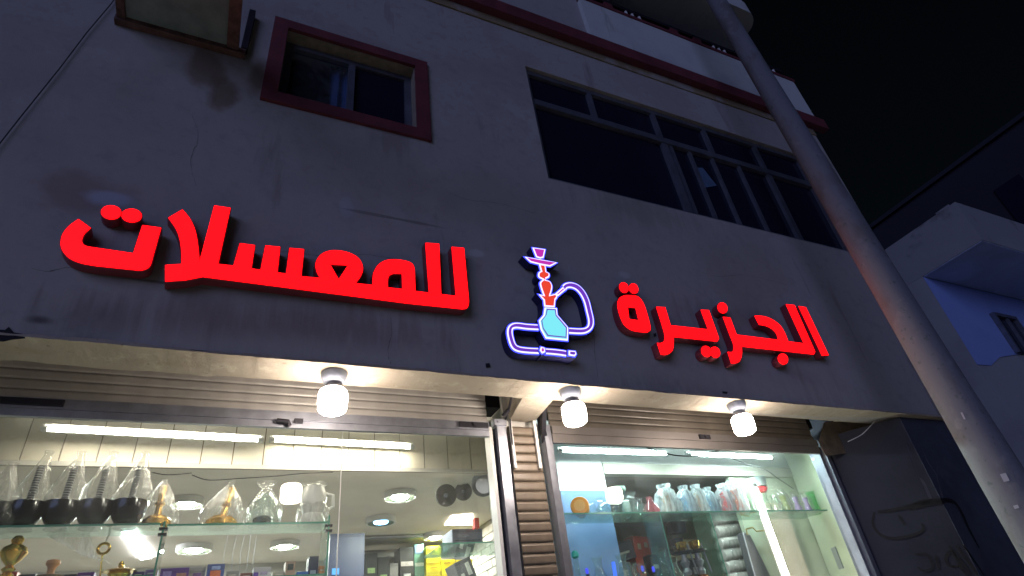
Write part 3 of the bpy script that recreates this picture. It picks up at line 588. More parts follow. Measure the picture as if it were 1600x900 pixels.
pts = [(-.88, -.012, 5.35), (-.905, -.012, 5.10), (-.925, -.012, 4.90), (-.965, -.012, 4.62), (-1.0, -.012, 4.30), (-1.045, -.012, 3.95), (-1.075, -.012, 3.7), (-1.11, -.012, 3.3), (-1.13, -.012, 2.9)]
tag(obj('cable', MB().tube(pts, .0026, 6), M_DARKM, None, True), 'thin dark cable running down the wall at the far left', 'cable')
PL = thing('utility_pole', 'tall tapered grey pole rising diagonally in view in front of the right shop', 'pole', (3.87, -.6, 0))
pz = [(3.875-.0405*z, z, rr_) for z, rr_ in ((0, .125), (1.2, .122), (2.2, .114), (2.75, .105), (3.5, .098), (4.2, .094), (5.0, .088), (5.8, .083), (6.8, .078), (8.2, .072), (9.4, .068))]
obj('pole_shaft', MB().tube([(x, -.6, z) for x, z, r in pz], [r*.97 for x, z, r in pz], 32), M_POLE, PL, True)
def on_pole(x, y):
    r_ = ray(x, y).normalized(); best = None
    for i in range(400):
        q = CAM+r_*(2.2+i*.012)
        for (xa, za, ra), (xb, zb, rb) in zip(pz, pz[1:]):
            if za <= q.z <= zb:
                t = (q.z-za)/(zb-za); cx = xa+(xb-xa)*t; rr_ = (ra+(rb-ra)*t)*.97
                if math.hypot(q.x-cx, q.y+.6) < rr_+.004: return Vector((cx, -.6, q.z)), rr_, q
    return None
for x, y, hw, hh in ((1570, 746, .013, .020), (1505, 650, .004, .020), (1588, 792, .010, .008)):
    h_ = on_pole(x, y)
    if h_:
        c_, rr_, q = h_; nn = Vector((q.x-c_.x, q.y-c_.y, 0)).normalized(); sd = Vector((-nn.y, nn.x, 0)); o_ = Vector((c_.x, c_.y, q.z))+nn*(rr_+.0035)
        obj('paper_scrap', MB().obox(o_, sd*hw, nn*.001, Vector((.1*hh, 0, hh))), mat('torn_paper', (.34, .35, .38), .8), PL)

# ------------------------------------------------------------------ interior of the shops (parts of the building)
obj('shop_floor', MB().box((XL+.2, .83, .002), (XR-.2, 5.99, .05)), mat('shop_floor_tile', (.62, .60, .56), .4), B)
BH = 1.2
# left shop
obj('left_shop_ceiling', MB().box((XL+.21, BH+.03, 2.80), (2.15, 5.9, 2.86)), M_CEIL, B)
obj('window_bay_ceiling', MB().box((XL+.21, .82, 3.12), (1.41, BH, 3.16)).box((1.63, .82, 3.12), (4.6, BH, 3.16)), M_WHITEW, B)
bk = obj('bulkhead', MB().box((XL+.21, BH+.002, 2.775), (1.75, BH+.028, 3.15)), mat('brown_grout', (.16, .11, .06), .9), B)
tm = mesh_of('tile', MB().box((0, 0, 0), (.1545, .012, .225)), M_TILE)
for i in range(24):
    x = -2.05+i*.160
    if x+.157 < 1.70: inst('tile', tm, bk, (x, BH-.010+random.uniform(-.0015, .0015), 2.792))
obj('bulkhead_trim', MB().box((XL+.21, BH-.014, 2.768), (1.75, BH+.0, 2.790)), M_INW, bk)
obj('left_shop_rear_wall', MB().box((XL+.2, 4.0, .05), (2.148, 4.1, 2.799)), M_INW, B)
pw_ = obj('partition_wall', MB().box((2.16, BH+.03, .05), (2.40, 5.9, 3.2)), mat('grey_mortar', (.22, .21, .19), .9), B)
obj('wall_plaster', MB().box((2.151, BH+.03, .05), (2.159, 1.85, 3.2)).box((2.151, 3.12, .05), (2.159, 3.99, 2.8)), M_INW, B)
bm_ = mesh_of('brick', MB().box((0, 0, 0), (.012, .192, .060)), mat('white_painted_brick', (.50, .49, .46), .7, var=.2, vscale=8))
for i in range(6):
    for j in range(12): inst('brick', bm_, pw_, (2.149-random.uniform(0, .003), 1.86+i*.203+(.1 if j % 2 else 0), 1.95+j*.068))
obj('partition_wall', MB().box((1.625, .80, .05), (1.70, BH+.1, 3.12)), M_INW, B)
# right shop
obj('right_shop_ceiling', MB().box((2.41, BH+.03, 2.86), (XR-.2, 5.9, 2.92)), mat('taupe_ceiling', (.22, .19, .16), .8), B)
obj('white_wall_panel', MB().box((1.705, BH, 2.66), (2.50, BH+.05, 3.12)), M_WHITEW, B)
obj('blue_wall_panel', MB().box((1.705, BH, .05), (2.50, BH+.05, 2.658)), M_BLUEW, B)
bk2 = obj('bulkhead', MB().box((2.502, BH, 2.86), (4.60, BH+.05, 3.12)), M_WHITEW, B)
obj('bulkhead_beam', MB().box((2.502, BH-.01, 2.78), (4.60, BH+.06, 2.858)), mat('beige_beam', (.45, .43, .36), .7), bk2)
obj('right_shop_side_wall', MB().add([(4.24,.80,.05),(4.42,1.2,.05),(4.52,1.2,.05),(4.34,.80,.05),(4.24,.80,3.12),(4.42,1.2,3.12),(4.52,1.2,3.12),(4.34,.80,3.12)], [(0,3,2,1),(4,5,6,7),(0,1,5,4),(1,2,6,5),(2,3,7,6),(3,0,4,7)]), M_GREENW, B)
obj('right_shop_side_wall', MB().box((4.62, 1.27, .05), (4.70, 3.2, 2.86)), M_GREENW, B)
obj('green_rear_panel', MB().box((3.70, 1.21, .05), (4.62, 1.25, 2.779)), M_GREENW, B)
obj('right_shop_rear_wall', MB().box((2.41, 3.2, .05), (XR-.2, 3.3, 2.86)), mat('olive_wall', (.20, .18, .11), .8), B)

# fluorescent tubes
def tube_light(a, b_, m, label='', r=.0095, name='fluorescent_tube', cat='tube light'):
    a, b_ = Vector(a), Vector(b_); t = thing(name, label, cat, (a+b_)/2, 'lit tubes behind the shop glass'); dd = (b_-a).normalized()
    obj('lamp_tube', MB().tube([a, b_], r, 12), m, t, True)
    obj('end_cap', MB().tube([a-dd*.03, a-dd*.001], r*1.15, 12), M_WHITE, t, True); obj('end_cap', MB().tube([b_+dd*.001, b_+dd*.03], r*1.15, 12), M_WHITE, t, True)
    bk_ = Vector((0, .024, .012)) if abs(dd.z) < .5 else Vector((.012, .03, 0))
    obj('batten', MB().obox((a+b_)/2+bk_, (b_-a)/2+dd*.03, Vector((0, .010, 0)), dd.cross(Vector((0, 1, 0)))*.018), M_WHITE, t)
TY = .98
tube_light(atY(75, 670, TY), atY(403, 687, TY), E_TUBE, r=.0105, label='long warm fluorescent tube at the top of the left window, its left one')
tube_light(atY(430, 687, TY+.12), atY(640, 698, TY+.12), E_TUBE, 'shorter warm fluorescent tube washing the tiles, right of the long one', .012)
tube_light(atY(880, 704, TY), atY(1040, 709, TY), E_TUBEC, 'cool white tube at the top left of the right window')
tube_light(atY(1080, 710, TY), atY(1205, 715, TY), E_TUBEC, 'cool white tube at the top right of the right window')
tube_light(Vector((3.625, .92, 2.60)), Vector((3.67, .92, 1.2)), emat('upright_tube_glow', (1, .97, .86), 45), 'bright upright tube standing in the right shop window', .021)

# ceiling lights of the left shop
def downlight(px, py, wpx, label, em):
    c = atZ(px, py, 2.765); dd = -(c-CAM).dot(BCK); r = wpx*dd/FPX/2
    t = thing('ceiling_light', label, 'ceiling light', (c.x, c.y, 2.80), 'round ceiling lights of the left shop')
    obj('rim', MB().lathe((c.x, c.y, 2.755), [(r*.88, .002), (r*.97, 0), (r, .008), (r, .044)], 28, close=False), M_WHITE, t, True)
    obj('reflector', MB().lathe((c.x, c.y, 2.757), [(.002, .012), (r*.5, .010), (r*.90, 0)], 28, close=False), mat('pale_reflector', (.10, .12, .085), .3, bump=0), t, True)
    obj('lamp', MB().lathe((c.x, c.y, 2.757), [(.001, -.002), (r*.42, 0), (r*.5, .008)], 24), em, t, True)
for px, py, wp, lb, em in ((625, 777, 50, 'round lit ceiling light nearest the glass in the middle of the left shop', E_DOWN), (292, 788, 48, 'round lit ceiling light seen behind the golden vase bag', E_DOWN), (595, 816, 46, 'round ceiling light glowing blue', E_DOWNB), (680, 840, 36, 'small far round ceiling light above the yellow boxes', E_DOWN), (303, 860, 52, 'round lit ceiling light beside the green glass divider', E_DOWN), (445, 854, 44, 'round lit ceiling light under the right end of the glass shelf', E_DOWN)):
    downlight(px, py, wp, lb, em)
lp_ = thing('ceiling_panel_lamp', 'long white light panel of two cells receding along the left shop ceiling', 'light panel', atZ(213, 850, 2.79))
for q in (((189,829),(209,828),(220,845),(201,849)), ((203,852),(222,849),(237,872),(220,875))):
    P_ = [atZ(x, y, 2.785) for x, y in q]; b = MB(); b.v = P_+[p+Vector((0, 0, .012)) for p in P_]; b.f = [(0,1,2,3),(7,6,5,4),(0,4,5,1),(1,5,6,2),(2,6,7,3),(3,7,4,0)]
    obj('light_cell', b, E_PANEL, lp_)

# ------------------------------------------------------------------ glass shelves
def shelf(x0, x1, z, y0, y1, label, cat='glass shelf'):
    t = thing('glass_shelf', label, cat, ((x0+x1)/2, (y0+y1)/2, z))
    obj('glass_sheet', MB().box((x0, y0+.002, z-.008), (x1, y1, z)), M_SHELF, t)
    obj('polished_edge', MB().box((x0, y0-.001, z-.0085), (x1, y0+.0018, z+.0005)), M_EDGE, t)
    return t
ZS = 2.402; SY0, SY1 = .86, 1.06
xa = atY(258, 820, SY0).x; xb = atY(512, 820, SY0).x
s1 = shelf(-2.2, xa-.02, ZS, SY0, SY1, 'upper glass shelf carrying the black hookah bowls in the left window')
s2 = shelf(xa+.01, xb, ZS-.006, SY0, SY1, 'upper glass shelf right of the green glass divider, with bagged vases')
def divider(x, label, zt=2.41):
    t = thing('glass_divider', label, 'glass divider', (x, .95, 1.2))
    obj('glass_sheet', MB().box((x-.003, SY0+.004, .55), (x+.003, SY1+.03, zt)), M_SHELF, t)
    obj('polished_edge', MB().box((x-.004, SY0-.002, .55), (x+.004, SY0+.002, zt)), M_EDGE, t)
    for zz in (ZS-.03, ZS-.055): obj('shelf_clip', MB().box((x-.018, SY0-.004, zz), (x+.018, SY0+.02, zz+.01)), M_DARKM, t)
divider(xa-.004, 'upright green glass divider between the two left window shelves'); divider(xb+.006, 'upright green glass divider at the right end of the bagged vase shelf', 2.43)
ZS3 = atY(1080, 799, .86).z
s3 = shelf(1.80, 4.24, ZS3, .86, 1.10, 'upper glass shelf of vases and bags in the right window')
for px, lb in ((1030, 'thin glass upright under the right window shelf by the dark goods'), (1108, 'thin glass upright under the right window shelf left of the wrapped rolls')):
    x = atY(px, 803, .87).x; t = thing('glass_divider', lb, 'glass divider', (x, .95, 1.2)); obj('glass_sheet', MB().box((x-.003, .866, .55), (x+.003, 1.05, ZS3-.01)), M_SHELF, t); obj('polished_edge', MB().box((x-.0025, .861, .55), (x+.0025, .8655, ZS3-.01)), M_EDGE, t)
ZL = atY(120, 893, .88).z
s4 = shelf(-2.2, xa-.02, ZL-.03, SY0, SY1+.1, 'lower glass shelf of golden pieces in the left window')
s5 = shelf(xa+.01, xb, ZL-.06, SY0, SY1+.1, 'lower glass shelf of small coloured boxes in the left window')

# ------------------------------------------------------------------ goods
def base(px, Y, z):                                # point of the plane y = Y and height z met by pixel column px
    lo, hi = 400, 1400
    for _ in range(40):
        m_ = (lo+hi)/2
        if atY(px, m_, Y).z > z: lo = m_
        else: hi = m_
    return atY(px, (lo+hi)/2, Y)
def mpp(p): return -(p-CAM).dot(BCK)/FPX           # metres per photograph pixel there
def bag(mb_c, r, h, parent, m=None, seed=0, tie=.12, top=(0, 0), skirt=False):
    c = Vector(mb_c); pr = [(r*.5, .001), (r*.92, .006), (r*1.04, h*.10), (r*1.07, h*.24), (r*1.03, h*.36), (r*.84, h*.5), (r*.64, h*.64), (r*.44, h*.78), (r*.26, h*.88), (r*tie, h*.93), (r*tie*.9, h*.955), (r*tie*1.25, h*1.0)]
    if skirt: pr = [(r*1.03, h*.335), (r*1.05, h*.355), (r*1.0, h*.40)]+pr[5:]
    b = MB().lathe(c, pr, 30, wob=.20, seed=seed, close=False)
    for v in b.v: t = max(0, (v.z-c.z)/h-.3); v.x += top[0]*t*t; v.y += top[1]*t*t
    return obj('plastic_bag', b, m or M_BAG, parent, True)
def black_base(px, label, seed):
    p = base(px, .96, ZS); k = mpp(p); r = 25.5*k; H = 43*k
    t = thing('hookah_vase', label, 'hookah vase', (p.x, p.y, ZS), 'black hookah bases in bags')
    x, y = p.x, p.y
    obj('foot', MB().lathe((x, y, ZS+.001), [(r*.64, 0), (r*.62, .006), (r*.42, .012), (r*.36, .02)], 24), M_BLACK, t, True)
    obj('bowl', MB().lathe((x, y, ZS+.016), [(r*(.34+.66*math.sin(a)**.9), H*.84*(1-math.cos(a))) for a in [math.pi/2*i/12 for i in range(13)]]+[(r*.985, H*.85), (r*.9, H*.8)], 32), M_BLACK, t, True)
    zt = ZS+.016+H*.8
    st = obj('patterned_stem', MB().tube([(x, y, zt), (x+.004, y, zt+.175)], .014, 12), mat('patterned_stem', (.05, .05, .06), .5, var=.9, vscale=140, bump=.3), t, True)
    for q in range(15):
        zq = zt+.008+q*.0113; obj('stem_ring', MB().lathe((x+.004*q/15, y, zq), [(.0142, 0), (.0155, .0015), (.0142, .003)], 12), mat('pale_stem_inlay', (.45, .44, .45), .5), st, True)
    bag((x+.006, y, ZS+.002), r*1.08, H+.235, t, seed=seed, tie=.2, top=(.02, 0), skirt=True)
black_base(30, 'black hookah bowl in clear bag, leftmost on the upper shelf', 1)
black_base(86, 'black hookah bowl in clear bag, second from the left, with blue sheen', 2)
black_base(140, 'black hookah bowl in clear bag, third from the left', 3)
black_base(194, 'black hookah bowl in clear bag, last of the row beside the golden vase', 4)
def gold_vase(px, label, seed, hpx, rpx, lean, Zs):
    p = base(px, .96, Zs); k = mpp(p); t = thing('bagged_vase', label, 'vase', (p.x, p.y, Zs), 'golden vases in bags'); x, y = p.x, p.y; r = rpx*k; h = hpx*k
    obj('vase_base', MB().lathe((x, y, Zs+.001), [(r*.8, 0), (r, .012), (r*.95, .035), (r*.6, .055), (r*.3, .062)], 24), M_GOLD, t, True)
    obj('vase_stem', MB().tube([(x+lean*.1, y, Zs+.058), (x+lean*.6, y, Zs+h*.6), (x+lean, y, Zs+h*.86)], [.016, .014, .018], 12), M_GOLD, t, True)
    obj('stem_ball', MB().lathe((x+lean*.4, y, Zs+h*.42), [(.008, 0), (.022, .01), (.024, .02), (.010, .032)], 14), M_GOLD, t, True)
    bag((x, y, Zs+.002), r*1.25, h, t, seed=seed, top=(lean*1.6, 0), tie=.15)
gold_vase(242, 'golden vase in a pointed clear bag, left of the green divider', 11, 76, 21, .0, ZS)
gold_vase(344, 'golden vase in a clear bag leaning right, right of the green divider', 12, 72, 24, .03, ZS-.006)
p = base(409, .96, ZS-.006); k = mpp(p); t = thing('bagged_vase', 'clear glass vase with dark base in a crinkled clear bag', 'vase', p)
obj('vase_body', MB().lathe(p+Vector((0, 0, .002)), [(20*k, 0), (24*k, 10*k), (24*k, 34*k), (17*k, 44*k), (12*k, 50*k)], 20), M_CGLASS, t, True)
obj('dark_foot', MB().lathe(p+Vector((0, 0, .004)), [(9*k, 0), (15*k, 5*k), (15*k, 12*k), (8*k, 16*k)], 18), M_BLACK, t, True)
bag(p, 25*k, 70*k, t, seed=21, tie=.5)
p = base(487, .96, ZS-.006); k = mpp(p); t = thing('bagged_jug', 'whitish glass jug with handles in a bag at the shelf end', 'jug', p)
obj('jug_body', MB().lathe(p+Vector((0, 0, .002)), [(19*k, 0), (20*k, 6*k), (15*k, 18*k), (19*k, 30*k), (21*k, 42*k), (17*k, 54*k), (15*k, 60*k)], 20), M_WHITE, t, True)
obj('jug_handle', MB().tube([p+Vector((k*17, 0, k*50)), p+Vector((k*30, 0, k*48)), p+Vector((k*31, 0, k*30)), p+Vector((k*20, 0, k*24))], 3*k, 8), M_WHITE, t, True)
bag(p, 23*k, 66*k, t, seed=25, tie=.7)
# bag edge at the far left
p = base(-18, .96, ZS); t = thing('bagged_bowl', 'partly seen bagged bowl cut by the left edge of the picture', 'bowl', p)
obj('bowl', MB().lathe(p+Vector((0, 0, .002)), [(.04, 0), (.07, .03), (.08, .1), (.078, .11)], 22), M_BLACK, t, True); bag(p, .088, .30, t, seed=31, tie=.2)
# golden pieces on the lower left shelf
p = base(5, .93, ZL-.03); k = mpp(p); H = (ZS-.02)-(ZL-.03); pr = [(10*k, 0), (12*k, 3*k), (6*k, 7*k), (11*k, 12*k), (6*k, 17*k), (10*k, 22*k), (5*k, 27*k), (13*k, 36*k), (19*k, 46*k), (16*k, 54*k), (7*k, 60*k), (9*k, 66*k), (5*k, 72*k)]
tag(obj('hookah_pipe', MB().lathe(p, pr, 22), M_GOLD, None, True, loc=p), 'tall golden baluster stem at the far left of the lower shelf', 'hookah stem')
p = base(74, .95, ZL-.03); k = mpp(p); t = thing('wooden_jar', 'squat brown jar with a pale wooden knob on the lower shelf', 'jar', p)
obj('jar_body', MB().lathe(p, [(20*k, 0), (21*k, 4*k), (20*k, 10*k), (18*k, 11*k)], 24), mat('woven_brown', (.16, .10, .05), .6, .3, var=.5, vscale=90), t, True)
obj('wooden_knob', MB().lathe(p+Vector((0, 0, 11.2*k)), [(6*k, 0), (5*k, 6*k), (6*k, 12*k), (10*k, 17*k), (9*k, 22*k), (6*k, 23*k)], 20), mat('orange_wood', (.72, .32, .12), .5), t, True)
p = base(184, .95, ZL-.03); k = mpp(p); t = thing('golden_censer', 'golden incense burner with flared lid and spike on the lower shelf', 'incense burner', p)
obj('bowl', MB().lathe(p, [(8*k, 0), (12*k, 3*k), (16*k, 8*k), (14*k, 12*k)], 22), M_GOLD, t, True)
obj('lid', MB().lathe(p+Vector((0, 0, 12*k)), [(24*k, 0), (20*k, 2*k), (10*k, 5*k), (4*k, 7*k), (4*k, 12*k), (1*k, 16*k)], 22), M_GOLD, t, True)
p = base(155, 1.02, ZL-.03); k = mpp(p); t = thing('golden_trinket', 'small golden trinket hooked in clear wrap between the lower shelf pieces', 'trinket', p)
obj('ring', MB().tube([p+Vector((8*k*math.cos(a)-6*k, 0, 8*k*math.sin(a)+52*k)) for a in (math.pi*2*i/14 for i in range(15))], 2.2*k, 6), M_GOLD, t, True); obj('cord', MB().tube([p+Vector((-6*k, 0, 60*k)), p+Vector((0, 0, 95*k))], .8*k, 6), M_WHITE, t, True)
obj('stand', MB().tube([p, p+Vector((-6*k, 0, 44*k))], 1.6*k, 6), M_GOLD, t, True)
# hanging plastic wrap under the shelf
b = MB(); A_ = [atY(x, y, 1.0) for x, y in ((72, 836), (100, 832), (140, 834), (112, 852), (150, 868), (172, 880), (130, 868))]
b.v = A_; b.f = [(0, 1, 3), (1, 2, 3), (3, 2, 4), (0, 3, 6), (3, 4, 6), (4, 5, 6)]
tag(obj('hanging_plastic_wrap', b.add([v+Vector((0, .012, 0)) for v in A_], [f[::-1] for f in ((0, 1, 3), (1, 2, 3), (3, 2, 4), (0, 3, 6), (3, 4, 6), (4, 5, 6))]), M_BAG), 'crumpled clear plastic wrap hanging below the black bowls', 'plastic wrap')
# boxes
def carton(px0, px1, pyt, Y, zb, col, label, dep=.09, group=None, patch=(), name='carton', cat='box', rot=0, metal=0, lift=0):
    """a carton whose front spans px0..px1 at depth Y and whose top edge is at pyt"""
    a, c = atY(px0, pyt, Y), atY(px1, pyt+(px1-px0)*.02, Y); zt = (a.z+c.z)/2; xm = (a.x+c.x)/2; hw = max(.01, (c.x-a.x)/2); hh = (zt-zb)/2
    t = thing(name, label, cat, (xm, Y+dep/2, zb), group)
    nm = 'box_'+'_'.join(str(round(v*100)) for v in col)
    m = mat(nm, col, .45, metal, var=.12, vscale=9, bump=.05)
    Rm = Matrix.Rotation(rot, 3, 'Y'); cc = Vector((xm, Y+dep/2, (zt+zb)/2))
    obj('body', MB().obox(cc, Rm@Vector((hw, 0, 0)), Vector((0, dep/2, 0)), Rm@Vector((0, 0, hh))), m, t)
    obj('lid_flap', MB().obox(cc+Rm@Vector((0, -dep/2-.001, hh-.012)), Rm@Vector((hw*.99, 0, 0)), Vector((0, .001, 0)), Rm@Vector((0, 0, .010))), mat(nm+'_flap', tuple(v*.75 for v in col), .5, var=.1, bump=0), t)
    for u, v, su, sv, pc in patch:
        obj('print_patch', MB().obox(cc+Rm@Vector((u*hw, -dep/2-.0025, v*hh)), Rm@Vector((su*hw, 0, 0)), Vector((0, .0012, 0)), Rm@Vector((0, 0, sv*hh))), mat('print_'+'_'.join(str(round(q*100)) for q in pc), pc, .5, var=.25, vscale=60, bump=0), t)
    return t
ZB = ZL-.06
carton(252, 296, 887, .93, ZB, (.16, .06, .34), 'purple carton with small picture beside the glass divider', patch=((.5, -.2, .35, .5, (.5, .25, .2)), (-.5, 0, .3, .6, (.35, .25, .6))))
carton(297, 322, 886, .97, ZB, (.45, .42, .40), 'pale carton between the purple and the blue orange ones', patch=((0, -.1, .5, .4, (.3, .15, .4)),))
carton(325, 352, 881, .93, ZB, (.03, .07, .32), 'dark blue carton with an orange picture on the lower shelf', patch=((0, -.3, .6, .55, (.85, .18, .06)), (0, .55, .5, .2, (.3, .4, .7))))
carton(397, 424, 886, .93, ZB, (.66, .64, .66), 'white carton with purple corner on the lower shelf', patch=((-.7, -.4, .28, .55, (.12, .05, .4)), (.2, 0, .4, .25, (.5, .42, .6))))
carton(447, 462, 877, .95, ZB, (.45, .30, .22), 'narrow beige carton with a dark square window', patch=((0, .35, .6, .35, (.04, .05, .05)),))
carton(464, 482, 893, .92, ZB, (.04, .16, .55), 'low bright blue carton on the lower shelf')
carton(483, 498, 869, .97, ZB, (.01, .015, .06), 'tall dark navy carton near the right glass divider', patch=((0, -.5, .6, .2, (.3, .35, .45)),))
# things on the rear racking of the left shop (y about 3.1)
YR = 3.05
tag(obj('rack_rail', MB().box((atY(528, 850, YR).x, YR-.05, 2.775), (2.14, YR-.02, 2.79)), M_ALU), 'pale metal rail along the ceiling above the black boxes', 'rail')
rk = thing('goods_rack', 'grey shop rack behind the left window holding stacked cartons', 'rack', (1.6, YR+.2, .05))
for z in (2.16, 1.8): obj('rack_shelf', MB().box((.9, YR-.01, z-.02), (2.14, YR+.35, z)), M_ALU_D, rk)
obj('rack_back', MB().box((.9, YR+.36, .05), (2.14, YR+.38, 2.76)), mat('rack_back_board', (.22, .21, .20), .7), rk)
for x in (.9, 2.12): obj('rack_upright', MB().box((x, YR-.01, .05), (x+.02, YR+.35, 2.74)), M_ALU_D, rk)
carton(516, 570, 833, 2.3, 2.36, (.02, .03, .09), 'dark navy board behind the glass right of the shelf end', dep=.02, name='display_board', cat='board', patch=((-.6, -.7, .2, .14, (.05, .3, .9)),))
G = 'cartons on the rear rack of the left shop'
for i, (x0, x1, yt, zb, col, lb, pt) in enumerate((
    (535, 559, 853, 2.55, (.20, .24, .25), 'pale grey green carton at the left end of the rear rack', ((.6, .5, .3, .3, (.4, .6, .7)),)),
    (535, 556, 880, 2.162, (.42, .30, .16), 'tan carton below the grey green one on the rear rack', ()),
    (560, 570, 866, 2.162, (.03, .03, .035), 'small black carton with a white label beside the tan one', ((0, .2, .5, .2, (.6, .6, .6)),)),
    (571, 590, 864, 2.162, (.022, .024, .022), 'black carton with green print, tallest left one', ((0, .45, .6, .08, (.35, .5, .2)), (0, -.05, .6, .08, (.35, .5, .2)))),
    (591, 608, 870, 2.162, (.03, .032, .03), 'shorter black carton with green print', ((0, .3, .6, .1, (.35, .5, .2)), (0, -.4, .6, .1, (.35, .5, .2)))),
    (609, 622, 880, 2.162, (.24, .23, .22), 'grey carton with a pale label next to the striped stack', ((0, 0, .5, .4, (.6, .62, .5)),)),
    (625, 646, 855, 2.162, (.03, .028, .03), 'black carton with silver stripes on the rear rack', ((0, .5, .9, .07, (.5, .45, .42)), (0, .15, .5, .06, (.6, .6, .6)), (0, -.1, .9, .07, (.5, .42, .42)), (0, -.5, .4, .1, (.7, .7, .7)))),
    (647, 662, 850, 2.162, (.10, .26, .17), 'green striped carton left of the yellow ones', ((0, .4, .9, .05, (.5, .6, .5)), (0, 0, .9, .05, (.5, .6, .5)), (0, -.4, .9, .05, (.5, .6, .5)), (0, .85, .9, .12, (.1, .16, .3)))))):
    carton(x0, x1, yt, YR, zb, col, lb, dep=.2, group=G, patch=pt)
YEL = (.75, .62, .01)
zy = atY(680, 876, YR-.05).z; zy2 = atY(680, 893, YR-.05).z
for (x0, x1, yt, zb, lb) in ((666, 688, 853, zy, 'yellow carton on top, left column'), (666, 688, 875.5, zy2, 'yellow carton second down, left column'), (666, 688, 892.5, 2.162, 'yellow carton lowest in view, left column'), (689.5, 711, 874, zy2-.03, 'yellow carton in the middle column with brown print'), (689.5, 711, 897, 2.162, 'yellow carton at the foot of the middle column'), (712, 738, 874, 2.162, 'yellow carton partly behind the grey sloping box')):
    carton(x0, x1, yt, YR-.05, zb, YEL, lb, dep=.2, group='yellow cartons', patch=((-.2, .55, .45, .06, (.35, .2, .02)), (.1, -.3, .5, .06, (.35, .2, .02))))
# grey tilted box, metal box on a glass bracket shelf, fans, brick lines at the right of the left shop
gx = .0
p = atY(733, 884, 1.9); carton(718, 744, 872, 1.95, 2.1, (.10, .095, .10), 'dark grey sloping box with pale labels at the right of the left window', dep=.2, rot=-.35, patch=((-.5, .1, .2, .3, (.55, .55, .5)), (.4, .5, .25, .3, (.5, .5, .45))))
zc = atY(730, 853, 1.5).z
carton(706, 753, 826, 1.5, zc, (.16, .16, .20), 'grey metal box on the small glass shelf by the window post', dep=.2, patch=((0, -.35, .85, .04, (.05, .05, .06)), (-.3, .2, .4, .2, (.22, .22, .27))))
carton(741, 748, 809, 1.45, atY(745, 825, 1.45).z, (.7, .05, .03), 'small red lighter pack standing on the grey metal box', dep=.04)
s6_ = shelf(atY(690, 860, 1.4).x, 1.98, zc-.002, 1.38, 1.80, 'small glass shelf by the right post of the left window')
M_WIRE = mat('grey_wire_grill', (.16, .14, .13), .4, .6)
def fan(px, py, rpx, X_or_Y, label):
    c = atY(px, py, X_or_Y); k = mpp(c); r = rpx*k; ax = Vector((-.45, -.85, -.25)).normalized(); u = ax.orthogonal().normalized(); v = ax.cross(u)
    t = thing('wall_fan', label, 'fan', c+Vector((0, .1, 0)), 'wall fans in the left shop')
    obj('guard_ring', MB().tube([c+(u*math.cos(a)+v*math.sin(a))*r for a in (2*math.pi*i/24 for i in range(25))], r*.05, 6), M_WIRE, t, True)
    for i in range(5): obj('blade', MB().obox(c-ax*.01+(u*math.cos(i*1.257)+v*math.sin(i*1.257))*r*.52, (u*math.cos(i*1.257)+v*math.sin(i*1.257))*r*.38, (u*-math.sin(i*1.257)+v*math.cos(i*1.257))*r*.24+ax*.006, ax*.002), M_WIRE, t)
    g = MB()
    g.lathe(c-ax*.03, [(r*.15, 0), (r*.8, .004), (r*.98, .02), (r*.96, .022), (r*.5, .01)], 24, ax=ax)
    for i in range(28): a = 2*math.pi*i/28; g.tube([c+ax*.02+(u*math.cos(a)+v*math.sin(a))*r*.2, c+ax*.012+(u*math.cos(a)+v*math.sin(a))*r*.96], r*.014, 4)
    obj('wire_guard', g, M_WIRE, t); obj('hub', MB().lathe(c, [(r*.22, 0), (r*.2, .02), (r*.1, .03)], 16, ax=ax), M_ALU, t, True)
    obj('wall_arm', MB().tube([c-ax*.02, c-ax*.08+Vector((.04, .06, .03)), c+Vector((.12, .2, .05))], .012, 8), M_ALU, t, True)
fan(697, 774, 16, 1.42, 'dark round wire fan under the ceiling, left of the pair'); fan(724, 768, 13, 1.55, 'second dark wire fan behind the reflected bulb')
tag(obj('satellite_bowl', MB().lathe(atY(757, 757, 1.35), [(.05, 0), (.075, .02), (.085, .035), (.08, .033), (.06, .012)], 24, ax=(-.5, -.75, -.1)), M_ALU, None, True), 'pale metal bowl lamp shade by the right window post', 'lamp shade')
# ceiling lamp panel at right
P_ = [atZ(x, y, 2.79) for x, y in ((695, 821), (706, 807), (738, 804), (740, 820))]
b = MB(); b.v = P_+[p+Vector((0, 0, .009)) for p in P_]; b.f = [(0,1,2,3),(7,6,5,4),(0,4,5,1),(1,5,6,2),(2,6,7,3),(3,7,4,0)]
tag(obj('ceiling_panel_lamp', b, emat('warm_panel_glow', (1, .86, .68), 18)), 'warm white light panel in the ceiling above the grey metal box', 'light panel')
